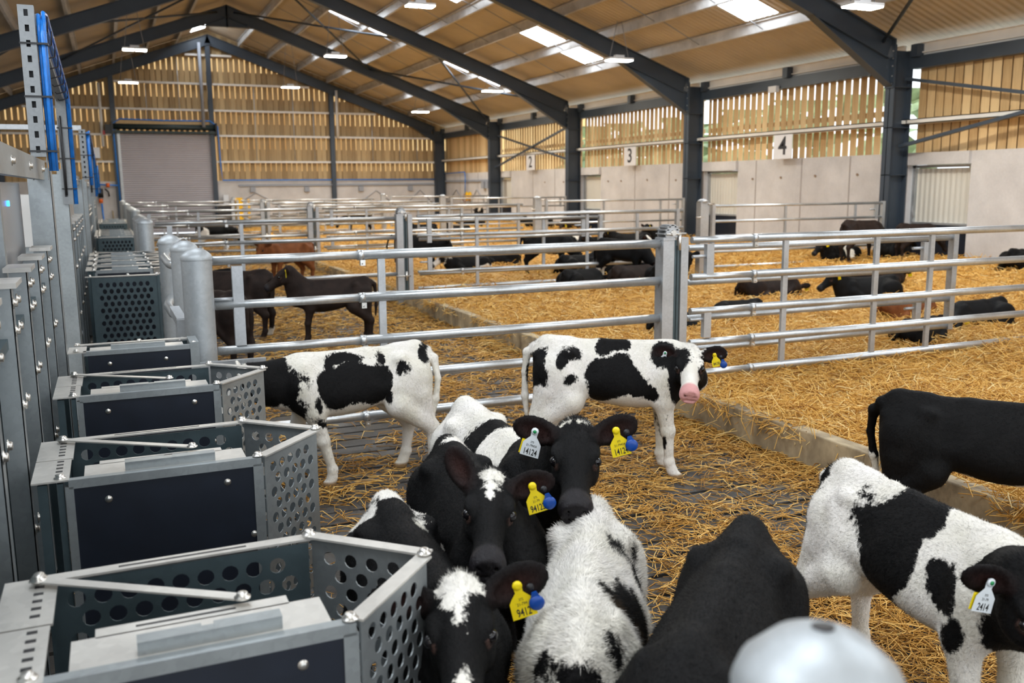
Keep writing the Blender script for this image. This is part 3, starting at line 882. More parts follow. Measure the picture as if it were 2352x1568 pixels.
gate('galvanised five bar gate across the straw, running out of the photo at right', 3.75, 8.4, LY[0], [1.212, .95, .705, .478, .252], [4.58, 5.47, 6.05], 4.28, [(3.90, .93, 1.18), (3.89, .51, .70)], None, .029)
gate('overlapping galvanised gate just behind the near right hand gate', 3.95, 6.7, LY[0] + .34, [1.13, .872, .60, .36], [], None, [(6.35, .92, 1.1), (6.3, .4, .6)], [6.68], .024)
NG = ['second', 'third', 'fourth', 'fifth']
for i, yl in enumerate(LY[1:]):
    gate('galvanised left hand gate of the %s gate line from the camera' % NG[i], .5, 3.49, yl, [1.185, .93, .69, .445, .2], [1.5], 1.3, [(.66, .7, 1.15)] if i < 2 else [], None, .026)
    gate('galvanised middle gate of the %s gate line from the camera' % NG[i], 3.78, 8.0, yl, [1.205, .95, .72, .46, .24] , [4.64, 6.36, 7.2], 4.4, [(3.95, .85, 1.17), (3.95, .45, .65)], [7.9], .026)
    gate('overlapping galvanised gate behind the middle gate of the %s gate line' % NG[i], 3.9, 6.78, yl + .3, [1.13, .88, .64, .40], [5.8], None, [(6.45, .85, 1.1)], [6.74], .022)
    gate('galvanised right hand gate of the %s gate line, reaching the wall column' % NG[i], 8.52, 12.02, yl, [1.265, 1.03, .80, .56, .33], [9.95, 11.4], None, [(11.85, 1.0, 1.24)], [8.55, 12.0], .021)

# --- square hinge posts on the kerb line and round-headed posts on the straw
def kerb_post(y, lab):
    t = thing('gate_post', lab, 'gate post', (XK, y, 0), 0, 'square gate posts on the kerb')
    b = MB(); b.box(-.115, -.025, -.05, .05, 0, 1.24); b.box(-.118, -.022, -.055, .055, 1.22, 1.235)
    b.build('channel', M['galv'], t)
    b = MB(); pr = [(-.05 + .0, 1.235)] + [(.055 * math.cos(a), 1.245 + .075 * math.sin(a)) for a in np.linspace(math.pi, 0, 9)] + [(.05, 1.235)]
    b.prism(pr, 'y', -.055, -.045); b.prism(pr, 'y', .045, .055)
    for i in range(1, 10):
        b.bar(((pr[i][0] + pr[i + 1][0]) / 2 if i < 9 else pr[i][0], -.055, (pr[i][1] + pr[min(i + 1, 10)][1]) / 2), ((pr[i][0] + pr[i + 1][0]) / 2 if i < 9 else pr[i][0], .055, (pr[i][1] + pr[min(i + 1, 10)][1]) / 2), .03, .008)
    c = b.build('hinge_cap', M['galv'], t); c.location = (-.045, 0, .005)
    b = MB(); b.tube([(-.045, -.075, 1.27), (-.045, .075, 1.27)], .02, 10); b.tube([(-.10, -.06, 1.262), (.06, -.06, 1.262)], .008, 6); b.tube([(.01, -.06, 1.26), (.01, -.06, 1.15)], .012, 8)
    b.build('hinge_pin', M['bolt'], t)
    b = MB(); b.box(-.02, -.005, -.045, .045, .02, 1.22); b.box(.012, .03, -.03, .03, .2, 1.18); b.build('slide_bar', M['teal'], t)
    b = MB(); b.box(.045, .105, -.03, .03, .215, 1.235); b.build('gate_stile', M['galv'], t)
    b = MB(); b.tube([(-.14, -.05, .42), (.06, -.05, .42)], .012, 8); b.tube([(.0, -.06, .36), (.0, -.06, .48)], .016, 8); b.build('latch', M['bolt'], t)
    return t
kp = ['near square galvanised gate post by the head of the spotted calf', 'second square galvanised gate post on the kerb', 'third square galvanised gate post on the kerb',
      'fourth square galvanised gate post on the kerb', 'furthest square galvanised gate post on the kerb']
for y, l in zip(LY, kp): kerb_post(y, l)
for i, (x, y) in enumerate(((8.36, 11.9), (8.34, 17.85), (8.3, 23.8), (8.3, 29.7))):
    t = thing('straw_pen_post', 'tall galvanised post standing in the straw between two gates, %s from the camera' % ORD[i], 'gate post', (x, y, 0), 0, 'posts standing in the straw')
    b = MB(); b.prism([(-.075, -.06), (.075, -.06), (.075, .06), (-.075, .06)], 'z', .1, 1.33); b.build('post', M['galv'], t)
    b = MB(); b.lathe([(.085, 0), (.075, .025), (.04, .045), (.001, .05)], 14, (0, 0, 1.33)); b.build('cap', M['galv'], t)
    b = MB(); b.tube([(.05, -.07, 1.30), (.16, -.07, 1.30)], .012, 6); b.tube([(-.15, -.05, 1.1), (.0, -.05, 1.1)], .012, 6); b.build('hinge', M['bolt'], t)

# --- round posts beside the feeders
def round_post(x, y, h, r, lab, lug=False):
    t = thing('round_post', lab, 'post', (x, y, 0), 0, 'round galvanised posts')
    b = MB(); b.lathe([(r, 0), (r, h)], 28, caps=False); b.build('shaft', M['post'], t)
    b = MB(); b.lathe([(r * 1.04, -.008), (r * 1.05, .004), (r * .95, .022), (r * .6, .045), (r * .25, .056), (.001, .058)], 28, (0, 0, h), False); b.build('cap', M['post'], t)
    if lug:
        b = MB(); b.tube([(-.03, 0, h + .05), (0, 0, h + .075), (.03, 0, h + .05)], .004, 6); b.build('lug', M['galv'], t)
    return t
round_post(.43, 5.42, 1.215, .083, 'nearest thick round galvanised post with domed cap, carrying the near gate')
round_post(.425, 6.24, 1.215, .083, 'round galvanised post with lifting lug on its cap, between two others', True)
round_post(.39, 7.12, 1.215, .080, 'third round galvanised post, furthest of the near three')
far = [(.37, 11.3), (.36, 12.1), (.36, 12.8), (.41, 17.1), (.39, 17.9), (.39, 18.7), (.40, 23.6), (.39, 24.4), (.40, 29.6)]
fl = ['nearest of the second set', 'middle of the second set', 'furthest of the second set', 'nearest of the third set', 'middle of the third set', 'furthest of the third set', 'nearest of the fourth set', 'further one of the fourth set', 'most distant, by the roller door']
for (x, y), l in zip(far, fl): round_post(x, y, 1.215, .085, 'round galvanised post beside the feeders, ' + l)
t = thing('guard_rail', 'short curved guard rails between the second and third near round posts', 'rail', (0, 0, 0))
for z in (1.13, .80, .42):
    b = MB(); b.tube([(.37, 7.05, z + .02), (.33, 6.75, z), (.345, 6.45, z - .02), (.40, 6.25, z - .03)], .03, 10); b.build('rail', M['tube'], t)
t = thing('gate_latch_arm', 'pale galvanised latch arm with ring pin beside the nearest round post', 'latch', (.33, 5.75, .72))
b = MB(); b.bar((.0, .25, .14), (.02, -.05, .10), .055, .05); b.box(-.01, .05, -.08, -.03, -.1, .12); b.build('arm', M['galv'], t)
b = MB(); b.tube([(.02, -.1, -.06), (.055, -.1, -.03), (.05, -.1, .01), (.01, -.1, .02), (-.02, -.1, -.02), (.02, -.1, -.06)], .005, 6); b.build('ring_pin', M['bolt'], t)
b = MB(); b.box(.3, .75, 5.2, 5.235, .5, .66); tag(b.build('kick_plate', M['galv']), 'small galvanised plate at the foot of the nearest round post', 'plate')
# big foreground post
round_post(.535, .572, 1.166, .071, 'blurred round galvanised post with domed cap in the bottom right foreground')
b = MB(); b.lathe([(.010, -.004), (.010, .0032)], 14); o = b.build('drain_hole', M['black'], [q for q in bpy.data.objects if q.name.startswith('round_post')][-1])
o.location = (.003, .001, 1.166 + .0555); o.rotation_euler = (-.15, .05, 0)

# ================================================================== FEEDING STALLS
def holes_panel(b, o, u, v, W, H, p, r, seg=12, m=.02):
    """flat perforated sheet: origin o, unit vectors u,v"""
    o, u, v = Vector(o), Vector(u), Vector(v)
    nx = max(1, int((W - 2 * m - p / 2) / p)); ny = max(1, int((H - 2 * m) / (p * .87)))
    ph = (H - 2 * m) / ny; pw = (W - 2 * m) / (nx + .5)
    P = lambda a, c: o + u * a + v * c
    def quad(a0, c0, a1, c1): b.add([P(a0, c0), P(a1, c0), P(a1, c1), P(a0, c1)], [(0, 1, 2, 3)])
    quad(0, 0, W, m); quad(0, H - m, W, H); quad(0, m, m, H - m); quad(W - m, m, W, H - m)
    for j in range(ny):
        off = m + (pw / 2 if j % 2 else 0); c0 = m + j * ph
        if j % 2: quad(m, c0, m + pw / 2, c0 + ph)
        else: quad(W - m - pw / 2, c0, W - m, c0 + ph)
        for i in range(nx):
            a0 = off + i * pw; ca, cc = a0 + pw / 2, c0 + ph / 2
            vs = []
            for k in range(seg):
                an = 2 * math.pi * k / seg + math.pi / seg
                dx, dy = math.cos(an), math.sin(an)
                s_ = min(pw / 2 / max(abs(dx), 1e-6), ph / 2 / max(abs(dy), 1e-6))
                vs.append(P(ca + dx * s_, cc + dy * s_))
            # pull the samples nearest each corner out to it
            best = {}
            for k in range(seg):
                an = 2 * math.pi * k / seg + math.pi / seg
            for (sx, sy) in ((1, 1), (-1, 1), (-1, -1), (1, -1)):
                ta = math.atan2(sy * ph, sx * pw) % (2 * math.pi)
                k = min(range(seg), key=lambda q: abs(((2 * math.pi * q / seg + math.pi / seg) - ta + math.pi) % (2 * math.pi) - math.pi))
                vs[k] = P(ca + sx * pw / 2, cc + sy * ph / 2)
            for k in range(seg):
                an = 2 * math.pi * k / seg + math.pi / seg
                vs.append(P(ca + r * math.cos(an), cc + r * math.sin(an)))
            b.add(vs, [(k, (k + 1) % seg, seg + (k + 1) % seg, seg + k) for k in range(seg)])
def solid(o, th=.003):
    md = o.modifiers.new('sheet', 'SOLIDIFY'); md.thickness = th; md.offset = 0; return o
BH = .79
BOLT = None
def bolt(t, loc, name='bolt'):
    global BOLT
    if BOLT is None:
        b = MB(); b.lathe([(.0165, 0), (.0165, .003), (.011, .0035), (.0112, .010), (.0085, .0125), (.001, .013)], 14); BOLT = b.mesh('bolt'); BOLT.materials.append(M['bolt'])
    o = bpy.data.objects.new(name, BOLT); COL.objects.link(o); o.parent = t; o.location = loc; return o
def screw(t, loc):
    o = bolt(t, loc, 'screw'); o.rotation_euler = (math.pi / 2, 0, 0); o.scale = (.62, .62, .45); return o
def stall(half=False):
    """one box between two calf places; origin on the floor at its centre line"""
    t = thing('feeding_stall', '', 'feeding stall', (0, 0, 0), 0, 'calf feeding stalls')
    XLp, XRp, XT = -.17, .372, .587
    yb, yf = .215, -.235
    z0 = .12
    # dark plastic front face with screws
    b = MB(); b.box(XLp + .02, XRp - .02, yf - .008, yf + .008, z0, BH - .025)
    b.build('side_panel', M['navy'], t)
    for (x, z) in ((-.06, BH - .07), (.27, BH - .065), (-.1, BH - .28), (.34, BH - .24), (.0, BH - .5), (.28, BH - .5)): screw(t, (x, yf - .008, z))
    b = MB(); b.box(XLp + .01, XRp - .0, yf - .012, yf + .014, BH - .026, BH); b.box(XLp, XLp + .022, yf - .012, yf + .014, z0, BH - .02); b.box(XRp - .025, XRp + .004, yf - .012, yf + .02, z0, BH - .02)
    b.build('front_frame', M['galv_sheet'], t)
    # perforated inner back wall
    b = MB(); holes_panel(b, (XLp, yb, z0), (1, 0, 0), (0, 0, 1), XRp - XLp, BH - z0 - .01, .052, .0185); solid(b.build('perforated_back', M['teal'], t))
    # wedge of two perforated sheets at the pen end
    for nm, a, c in (('perforated_front', (XRp + .01, yf), (XT, -.01)), ('perforated_front', (XRp + .01, yb + .005), (XT, .01))):
        d = Vector((c[0] - a[0], c[1] - a[1], 0)); L = d.length; d.normalize()
        b = MB(); holes_panel(b, (a[0], a[1], z0), d, (0, 0, 1), L, BH - z0 - .004, .047, .0165); solid(b.build(nm, M['galv_sheet'], t))
    # top strips
    def strip(nm, a, c, w, dz=0, mat='steel_tray', slot=False):
        b = MB(); b.bar((a[0], a[1], BH + dz), (c[0], c[1], BH + dz), w, .005)
        if slot:
            d = Vector((c[0] - a[0], c[1] - a[1], 0)); q0 = Vector((a[0], a[1], 0)) + d * .28; q1 = Vector((a[0], a[1], 0)) + d * .74
            b.m = 1; b.bar((q0.x, q0.y, BH + dz + .0028), (q1.x, q1.y, BH + dz + .0028), .007, .001); b.m = 0
        return b.build(nm, [M[mat], M['black']], t)
    strip('top_strip', (XLp - .03, yb), (XRp + .012, yb + .008), .034, 0, 'steel_tray', True)
    strip('top_strip', (XRp, yb + .008), (XT + .012, .0), .034, .006)
    strip('top_strip', (XT, .0), (XRp, yf), .036, .001)
    # tray and its folded handle
    b = MB(); b.box(XLp + .05, XRp - .04, yf + .012, yf + .135, BH - .008, BH - .003); b.bar((XLp + .09, yf + .15, BH - .005), (XRp - .10, yf + .15, BH - .005), .04, .004)
    b.m = 1; b.bar((XLp + .16, yf + .152, BH - .0025), (XRp - .2, yf + .152, BH - .0025), .006, .001); b.m = 0
    b.build('lid_tray', [M['steel_tray'], M['black']], t)
    b = MB(); b.box(XLp + .16, XRp - .13, yf + .028, yf + .05, BH - .003, BH + .022); b.box(XLp + .16, XLp + .27, yf + .026, yf + .06, BH + .02, BH + .023); b.box(XRp - .25, XRp - .13, yf + .026, yf + .06, BH + .02, BH + .023)
    b.build('handle', M['galv_sheet'], t)
    # slotted back plates
    b = MB(); b.box(XLp - .085, XLp + .012, yf - .008, yf + .215, BH - .004, BH + .001); b.box(XLp - .085, XLp + .016, yf + .222, yb + .01, BH - .004, BH + .001)
    b.m = 1
    for k in range(11):
        if k == 5: continue
        yy = yf + .045 + k * .036; b.box(XLp - .026, XLp - .008, yy, yy + .011, BH + .001, BH + .0022)
    b.m = 0
    b.build('slotted_plate', [M['steel_tray'], M['black']], t)
    # diagonal stay
    b = MB(); b.bar((XLp - .03, yb - .02, BH + .012), (XRp - .18, yf + .165, BH + .010), .027, .004); b.build('stay', M['steel_tray'], t)
    for (x, y, dz) in ((XLp - .02, yb - .0, .004), (XLp - .02, yb - .03, .012), (XRp - .185, yf + .165, .010), (XRp + .004, yb + .006, .007), (XT, .0, .007), (XRp - .008, yf + .004, .002), (XLp - .012, yf + .015, .001)):
        bolt(t, (x, y, BH + dz))
    # wall side body
    for bx in ((XLp - .07, XLp - .045, yf, yf + .03), (XLp - .02, XLp - .004, yf - .004, yf + .03), (XLp - .07, XLp - .05, yb - .03, yb)):
        b = MB(); b.box(*bx, .02, BH - .01); b.build('back_post', M['teal'], t)
    b = MB(); b.box(XLp - .02, XRp, yf, yb, .0, .05); b.build('foot', M['teal'], t)
    return t
proto = stall()
# the narrow end stalls: perforated side towards the camera, no wedge
def end_stall(flip):
    t = thing('end_stall', '', 'feeding stall', (0, 0, 0), 0, 'calf feeding stalls')
    XLp, XRp = -.17, .372; z0 = .12
    if flip:
        b = MB(); holes_panel(b, (XLp, -.10, z0), (1, 0, 0), (0, 0, 1), XRp - XLp, BH - z0 - .01, .052, .0185, 12, .03); solid(b.build('perforated_side', M['teal'], t))
        b = MB(); holes_panel(b, (XRp + .03, -.09, z0), (.55, .83, 0), (0, 0, 1), .22, BH - z0 - .01, .047, .0165); solid(b.build('perforated_front', M['galv_sheet'], t))
        b = MB(); b.box(XLp, XRp, .10, .112, z0, BH - .02); b.build('side_panel', M['navy'], t)
        b = MB(); b.box(XRp - .0, XRp + .025, -.11, -.08, z0, BH); b.box(XLp - .02, XLp, -.11, -.08, z0, BH); b.build('edge_post', M['teal'], t)
        b = MB(); b.bar((XLp - .07, -.10, BH), (XRp + .02, -.10, BH), .03, .006); b.bar((XRp + .01, -.10, BH + .006), (XRp + .15, .07, BH + .006), .03, .005); b.build('top_strip', M['steel_tray'], t)
        for (x, y) in ((XLp - .03, -.1), (.12, -.1), (XRp, -.1)): bolt(t, (x, y, BH + .003))
        b = MB(); b.box(XLp, XRp, -.1, .1, 0, .05); b.box(XLp, XLp + .03, -.1, -.07, .0, z0 + .02); b.box(XRp - .03, XRp, -.1, -.07, .0, z0 + .02); b.build('foot', M['teal'], t)
    else:
        b = MB(); b.box(XLp + .02, XRp - .03, -.118, -.102, z0, BH - .02); b.build('side_panel', M['navy'], t)
        for (x, z) in ((-.05, BH - .07), (.22, BH - .065)): screw(t, (x, -.118, z))
        b = MB(); b.box(XLp, XRp, -.1, .1, 0, .13); b.build('foot', M['teal'], t)
        b = MB(); b.box(XLp, XRp - .02, -.122, -.09, BH - .022, BH); b.box(XRp - .03, XRp + .015, -.125, .1, z0, BH + .012); b.build('frame', M['galv_sheet'], t)
        b = MB(); b.box(XLp + .03, XRp - .06, -.09, .02, BH - .006, BH - .002); b.build('lid_tray', M['steel_tray'], t)
        b = MB(); b.box(XLp + .13, XRp - .15, -.08, -.055, BH - .002, BH + .02); b.build('handle', M['galv_sheet'], t)
        b = MB(); b.box(XLp - .07, XLp + .015, -.13, .06, BH - .005, BH); b.build('slotted_plate', M['steel_tray'], t)
        b = MB(); b.bar((XLp - .04, .09, BH + .004), (XRp, .09, BH + .004), .03, .006); b.build('top_strip', M['steel_tray'], t)
        b = MB(); b.box(XLp, XRp, .095, .105, z0, BH - .01); b.build('back_panel', M['teal'], t)
        for (x, y) in ((XLp - .03, -.11), (XLp - .03, .08), (.1, .09), (XRp - .01, -.1)): bolt(t, (x, y, BH + .004))
    return t
endA, endB = end_stall(False), end_stall(True)
def put(src, first, x, y, s, lab, zs=1.0):
    o = src if first else copy_tree(src)
    o.location = (x, y, 0); o.scale = (s, s if s != 1 else 1, zs); o['label'] = lab; return o
put(proto, True, 0, 1.855, 1, 'nearest calf feeding stall, open wedge in the lower left foreground')
put(proto, False, 0, 3.035, 1, 'second calf feeding stall from the camera, beside the black calf with a white blaze')
put(proto, False, 0, 4.19, 1, 'third calf feeding stall from the camera, by the left spotted calf')
put(endA, True, 0, 5.17, 1, 'narrow dark end stall in front of the nearest round post')
put(endB, True, .0, 8.28, .89, 'narrow end stall with perforated side facing the camera beyond the near passage', 1.135)
for i, y in enumerate((9.05, 9.75, 10.42, 11.05)):
    put(proto, False, .0, y, .87, 'dark fronted feeding stall beyond the near passage, %s behind the perforated one' % ORD[i], 1.135)
put(endB, False, .0, 14.9, .9, 'second perforated end stall, beyond the second set of round posts', 1.135)
for i, y in enumerate((15.5, 16.1, 16.7, 17.3)):
    put(proto, False, .0, y, .87, 'distant feeding stall beyond the second perforated end stall, %s in its group' % ORD[i], 1.135)
put(endB, False, .0, 21.0, .9, 'third and smallest looking perforated end stall, far down the feeder row', 1.135)
for i, y in enumerate((21.8, 22.6, 23.4)):
    put(proto, False, .0, y, .87, 'most distant feeding stall group, %s in its group' % ORD[i], 1.135)

# ================================================================== FEEDER WALL, HOSES
def channel(b, x, y, z0, z1, w=.06, d=.05):
    """upright folded channel, open to the back"""
    b.box(x, x + d, y - w / 2, y - w / 2 + .003, z0, z1); b.box(x, x + d, y + w / 2 - .003, y + w / 2, z0, z1); b.box(x + d - .003, x + d, y - w / 2, y + w / 2, z0, z1)
def feeder(y0, y1, lab, ups, full=True):
    t = thing('feeding_machine', lab, 'feeding machine', (0, 0, 0), 0, 'calf feeding machines')
    b = MB(); b.box(-.30, -.265, y0, y1, 1.645, 1.735); b.build('top_rail', M['galv_sheet'], t)
    for yy in (y0 + .06, y1 - .03):
        b = MB(); channel(b, -.34, yy, .0, 1.70, .15, .10); b.build('end_post', M['galv_sheet'], t)
    b = MB(); b.box(-.40, -.375, y0 + .1, y1 - .1, 1.19, 1.63); b.build('cover_panel', M['stainless'], t)
    b = MB(); b.tube([(-.376, y1 - .75, 1.545), (-.368, y1 - .75, 1.545)], .012, 10); b.build('indicator', M['led'], t)
    b = MB(); b.box(-.37, -.29, y0 + .1, y1 - .1, 1.15, 1.18); b.box(-.36, -.33, y0 + .1, y1 - .1, .05, 1.15); b.build('lower_panel', M['teal'], t)
    for yy in ups:
        b = MB(); channel(b, -.325, yy - .05, .03, 1.33, .055, .055); b.build('stall_upright', M['galv_sheet'], t)
        b = MB(); channel(b, -.325, yy + .05, .03, 1.33, .055, .045); b.build('stall_upright', M['teal'], t)
        b = MB(); b.box(-.34, -.255, yy - .1, yy + .1, 1.325, 1.34); b.build('bracket', M['steel_tray'], t)
        for z in (1.28, 1.2, .98, .60):
            for dy in (-.06, .045):
                o = bolt(t, (-.27, yy + dy, z)); o.rotation_euler = (0, math.pi / 2, 0)
    for yy in np.linspace(y0 + .25, y1 - .25, 5):
        o = bolt(t, (-.266, yy, 1.69)); o.rotation_euler = (0, math.pi / 2, 0)
    for q in (.3, .62):
        b = MB(); yy = y0 + (y1 - y0) * q; b.box(-.372, -.345, yy - .03, yy + .03, 1.18, 1.64); b.build('hinge_strip', M['galv_sheet'], t)
    return t
feeder(1.55, 5.05, 'galvanised calf feeding machine along the left edge of the photo, with a blue indicator lamp', [1.86, 2.45, 3.03, 3.6, 4.18, 4.78])
feeder(7.0, 11.2, 'second galvanised calf feeding machine behind the perforated end stall', [8.3, 9.05, 9.75, 10.42, 11.05])
feeder(13.9, 17.5, 'third galvanised calf feeding machine, further down the feeder row', [15.5, 16.1, 16.7, 17.3])
feeder(20.0, 23.8, 'furthest galvanised calf feeding machine in front of the gable', [21.8, 22.6, 23.4])

def hose_support(y, xs_, lab, ya, ztop, zbase):
    t = thing('hose_support', lab, 'hose support', (0, 0, 0), 0, 'slotted hose supports')
    x0, w = xs_, .062
    b = MB(); h = ztop - zbase; n = 10; ph = h / n
    # slotted face: frame of strips round long holes
    for k in range(n):
        za = zbase + k * ph; s0, s1 = za + ph * .28, za + ph * .72; sx0, sx1 = x0 + w * .37, x0 + w * .63
        b.box(x0, x0 + w, y - .002, y + .002, za, s0); b.box(x0, x0 + w, y - .002, y + .002, s1, za + ph)
        b.box(x0, sx0, y - .002, y + .002, s0, s1); b.box(sx1, x0 + w, y - .002, y + .002, s0, s1)
    b.box(x0, x0 + .003, y, y + .045, zbase - .1, ztop); b.box(x0 + w - .003, x0 + w, y, y + .045, zbase - .1, ztop)
    b.build('slotted_channel', M['slot_steel'], t)
    b = MB(); b.box(x0 + .004, x0 + w - .004, y + .040, y + .044, zbase, ztop); b.build('slot_shade_strip', M['black'], t)  # black strip stands in for the shade inside the slots
    za, zb = ztop - .05, ztop - .17
    b = MB(); xa = x0 + w * .8
    b.bar((xa, y + .06, za), (xa, ya, zb), .045, .05); b.build('sloping_arm', M['slot_steel'], t)
    b = MB(); b.box(xa - .03, xa + .03, ya - .02, ya + .02, 1.50, zb + .03); b.build('down_channel', M['slot_steel'], t)
    b = MB(); b.bar((xa - .012, ya - .022, 1.55), (xa - .012, ya - .022, zb - .13), .016, .004, (0, 1, 0)); b.tube([(xa - .01, ya - .03, zb - .12), (xa - .005, ya - .035, 1.75), (xa - .008, ya - .03, 1.56)], .008, 6); b.build('black_cable', M['black'], t)
    for i, (dx, dz) in enumerate(((.0, .0), (.02, .012), (.012, -.02))):
        b = MB()
        b.tube([(x0 + w + .012 + dx, y + .03 + dz, zbase - .06), (x0 + w + .012 + dx, y + .03 + dz, ztop - .12), (x0 + w + .012 + dx, y + .06, ztop - .03 + dz), (xa + .03 + dx, y + .2, za + .03 + dz), (xa + .03 + dx, ya - .15, zb + .035 + dz), (xa + .04 + dx * .6, ya, zb - .02 + dz), (xa + .04 + dx * .5, ya, 1.5)], .0085, 8)
        b.build('blue_hose', M['bluehose'], t)
    b = MB()
    for z in (zbase + .02, zbase + .25, zbase + .47):
        b.box(x0 - .004, x0 + w + .045, y - .006, y + .055, z, z + .008)
    for q in np.linspace(.08, .95, 8):
        yy = y + (ya - y) * q; zz = za + (zb - za) * q
        b.tube([(xa + .05, yy, zz - .02), (xa + .055, yy, zz + .045), (xa + .0, yy, zz + .05), (xa - .028, yy, zz), (xa, yy, zz - .035), (xa + .05, yy, zz - .02)], .0035, 5)
    for z in (1.6, 1.8, 2.0): b.box(xa - .034, xa + .06, ya - .03, ya + .03, z, z + .007)
    b.build('cable_tie', M['black'], t)
    return t
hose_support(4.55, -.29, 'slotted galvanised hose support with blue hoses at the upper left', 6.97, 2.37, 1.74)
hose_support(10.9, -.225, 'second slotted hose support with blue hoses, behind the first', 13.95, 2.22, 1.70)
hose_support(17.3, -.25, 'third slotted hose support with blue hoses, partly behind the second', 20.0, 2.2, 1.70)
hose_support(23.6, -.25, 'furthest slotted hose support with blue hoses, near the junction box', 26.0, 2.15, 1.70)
b = MB(); b.bar((-6, 11.0, 2.24), (-.2, 11.0, 2.24), .05, .05)
tag(b.build('overhead_rail', M['galv']), 'horizontal galvanised rail joining the second hose support from the left', 'rail')
# aisle behind the first feeder: hopper and tubs
t = thing('feed_hopper', 'pale grey feed hopper in the aisle behind the first round posts', 'hopper', (-.72, 10.5, 0))
b = MB(); b.prism([(-.5, 1.05), (.28, 1.05), (.28, 1.55), (-.5, 1.55)], 'y', -.4, .4); b.build('bin', M['white_timber'], t)
b = MB(); b.prism([(-.5, 1.05), (.28, 1.05), (.2, .72), (-.1, .62), (-.3, .72)], 'y', -.38, .38); b.build('funnel', M['galv_sheet'], t)
b = MB(); b.box(-.5, .3, -.42, -.38, .50, .55); b.box(-.5, .3, .38, .42, .50, .55); b.box(-.46, -.42, -.4, .4, 0, 1.1); b.box(.24, .28, -.4, -.36, 0, 1.1); b.build('stand', M['galv'], t)
for i, (x, y) in enumerate(((-.47, 8.35), (-.52, 9.05), (-.58, 9.9), (-.66, 10.9))):
    t = thing('milk_tub', 'white rimmed blue tub in the feeder aisle, %s from the camera' % ORD[i], 'tub', (x, y, 0), 0, 'white and blue tubs')
    b = MB(); b.lathe([(.14, 0), (.17, .40)], 24, caps=False); b.build('body', M['blue_plastic'], t)
    b = MB(); b.lathe([(.168, .37), (.20, .40), (.20, .44), (.178, .44), (.165, .1), (.001, .06)], 24, caps=False); b.build('rim', M['white_plastic'], t)
# ================================================================== CALVES
def coat_mat(name, dark, light, dark2=None, fur=False):
    m = NT(name)
    v = m.coords('Object')
    st = m.coords('Object', (1, 1, .45))
    n1 = m.noise(v, 34, 3, .6); n2 = m.noise(st, 95, 3, .6)
    c = m.math('ADD', m.attr('coat'), m.math('MULTIPLY', m.math('SUBTRACT', n1, .5), .045))
    c = m.math('ADD', c, m.math('MULTIPLY', m.math('SUBTRACT', n2, .5), .035))
    f = m.math('MULTIPLY_ADD', c, 90.0, .5)
    fc = m.n('ShaderNodeClamp'); m.l(f, fc.inputs[0])
    n3 = m.noise(v, 5, 4)
    lt = m.ramp(n3, [(.3, tuple(q * .86 for q in light[:2]) + (light[2] * .78, 1)), (.65, light)])
    dk = m.ramp(m.noise(v, 8, 4), [(.3, dark), (.75, dark2 or tuple(q * 1.9 for q in dark[:3]) + (1,))])
    col = m.mix(fc.outputs[0], dk, lt)
    col = m.mix(m.attr('dirt'), col, srgb(92, 72, 46))
    col = m.mix(m.attr('inner'), col, srgb(66, 40, 36))
    col = m.mix(m.attr('lid'), col, srgb(120, 92, 84))
    col = m.mix(m.attr('pink'), col, srgb(214, 158, 156))
    col = m.mix(m.attr('nose'), col, (.018, .016, .018, 1))
    col = m.mix(m.attr('hoof'), col, srgb(140, 112, 78))
    m.l(col, m.b.inputs['Base Color'])
    wet = m.math('MAXIMUM', m.attr('nose'), m.attr('pink'))
    m.l(m.math('MULTIPLY_ADD', wet, -.36, .66), m.b.inputs['Roughness'])
    m.set('Specular IOR Level', .14 if not fur else .10)
    if fur:
        t_ = m.math('MULTIPLY_ADD', m.attr('tint'), .5, .75)
        mm = m.n('ShaderNodeMix', data_type='RGBA', blend_type='MULTIPLY'); mm.inputs[0].default_value = 1
        m.l(col, mm.inputs[6]); m.l(t_, mm.inputs[7]); m.l(mm.outputs[2], m.b.inputs['Base Color'])
        an = m.n('ShaderNodeAttribute'); an.attribute_name = 'nrm'
        vt = m.n('ShaderNodeVectorTransform', vector_type='NORMAL', convert_from='OBJECT', convert_to='WORLD')
        m.l(an.outputs['Vector'], vt.inputs[0]); m.l(vt.outputs[0], m.b.inputs['Normal'])
        return m.m
    st2 = m.coords('Object', (1, 1.6, .55))
    h = m.math('ADD', m.noise(st2, 70, 4, .7), m.math('MULTIPLY', m.noise(v, 11, 3), .8))
    m.bump(h, .42, .010)
    return m.m
CP = {'black': ((.0030, .0029, .0031, 1), (.86, .82, .77, 1), (.0065, .0062, .0064, 1)),
      'brown': ((.013, .0085, .007, 1), (.70, .62, .52, 1), (.030, .019, .015, 1)),
      'red': ((.15, .048, .016, 1), (.70, .5, .36, 1), (.27, .095, .03, 1))}
CM = {k: coat_mat(k + ' calf coat', *v) for k, v in CP.items()}
FM = {k: coat_mat(k + ' calf fur', *v, fur=True) for k, v in CP.items()}
M['eye'] = plain('dark wet eye', (.006, .005, .006), .06, 0, .05, 3)
M['tag_yellow'] = plain('yellow ear tag', srgb(238, 212, 10), .4, 0, .04, 30)
M['tag_white'] = plain('white ear tag', srgb(222, 228, 232), .4, 0, .03, 30)
M['tag_blue'] = plain('blue transponder button', srgb(8, 66, 150), .35, 0, .05, 30)
M['tag_green'] = plain('green tag stud', srgb(30, 140, 80), .4, 0, .05, 30)
M['tag_ink'] = plain('black tag ink', (.015, .015, .015), .5, 0, .05, 30)
M['tag_pink'] = plain('pink ear tag', srgb(240, 110, 130), .4, 0, .05, 30)
EPS = 1e-9

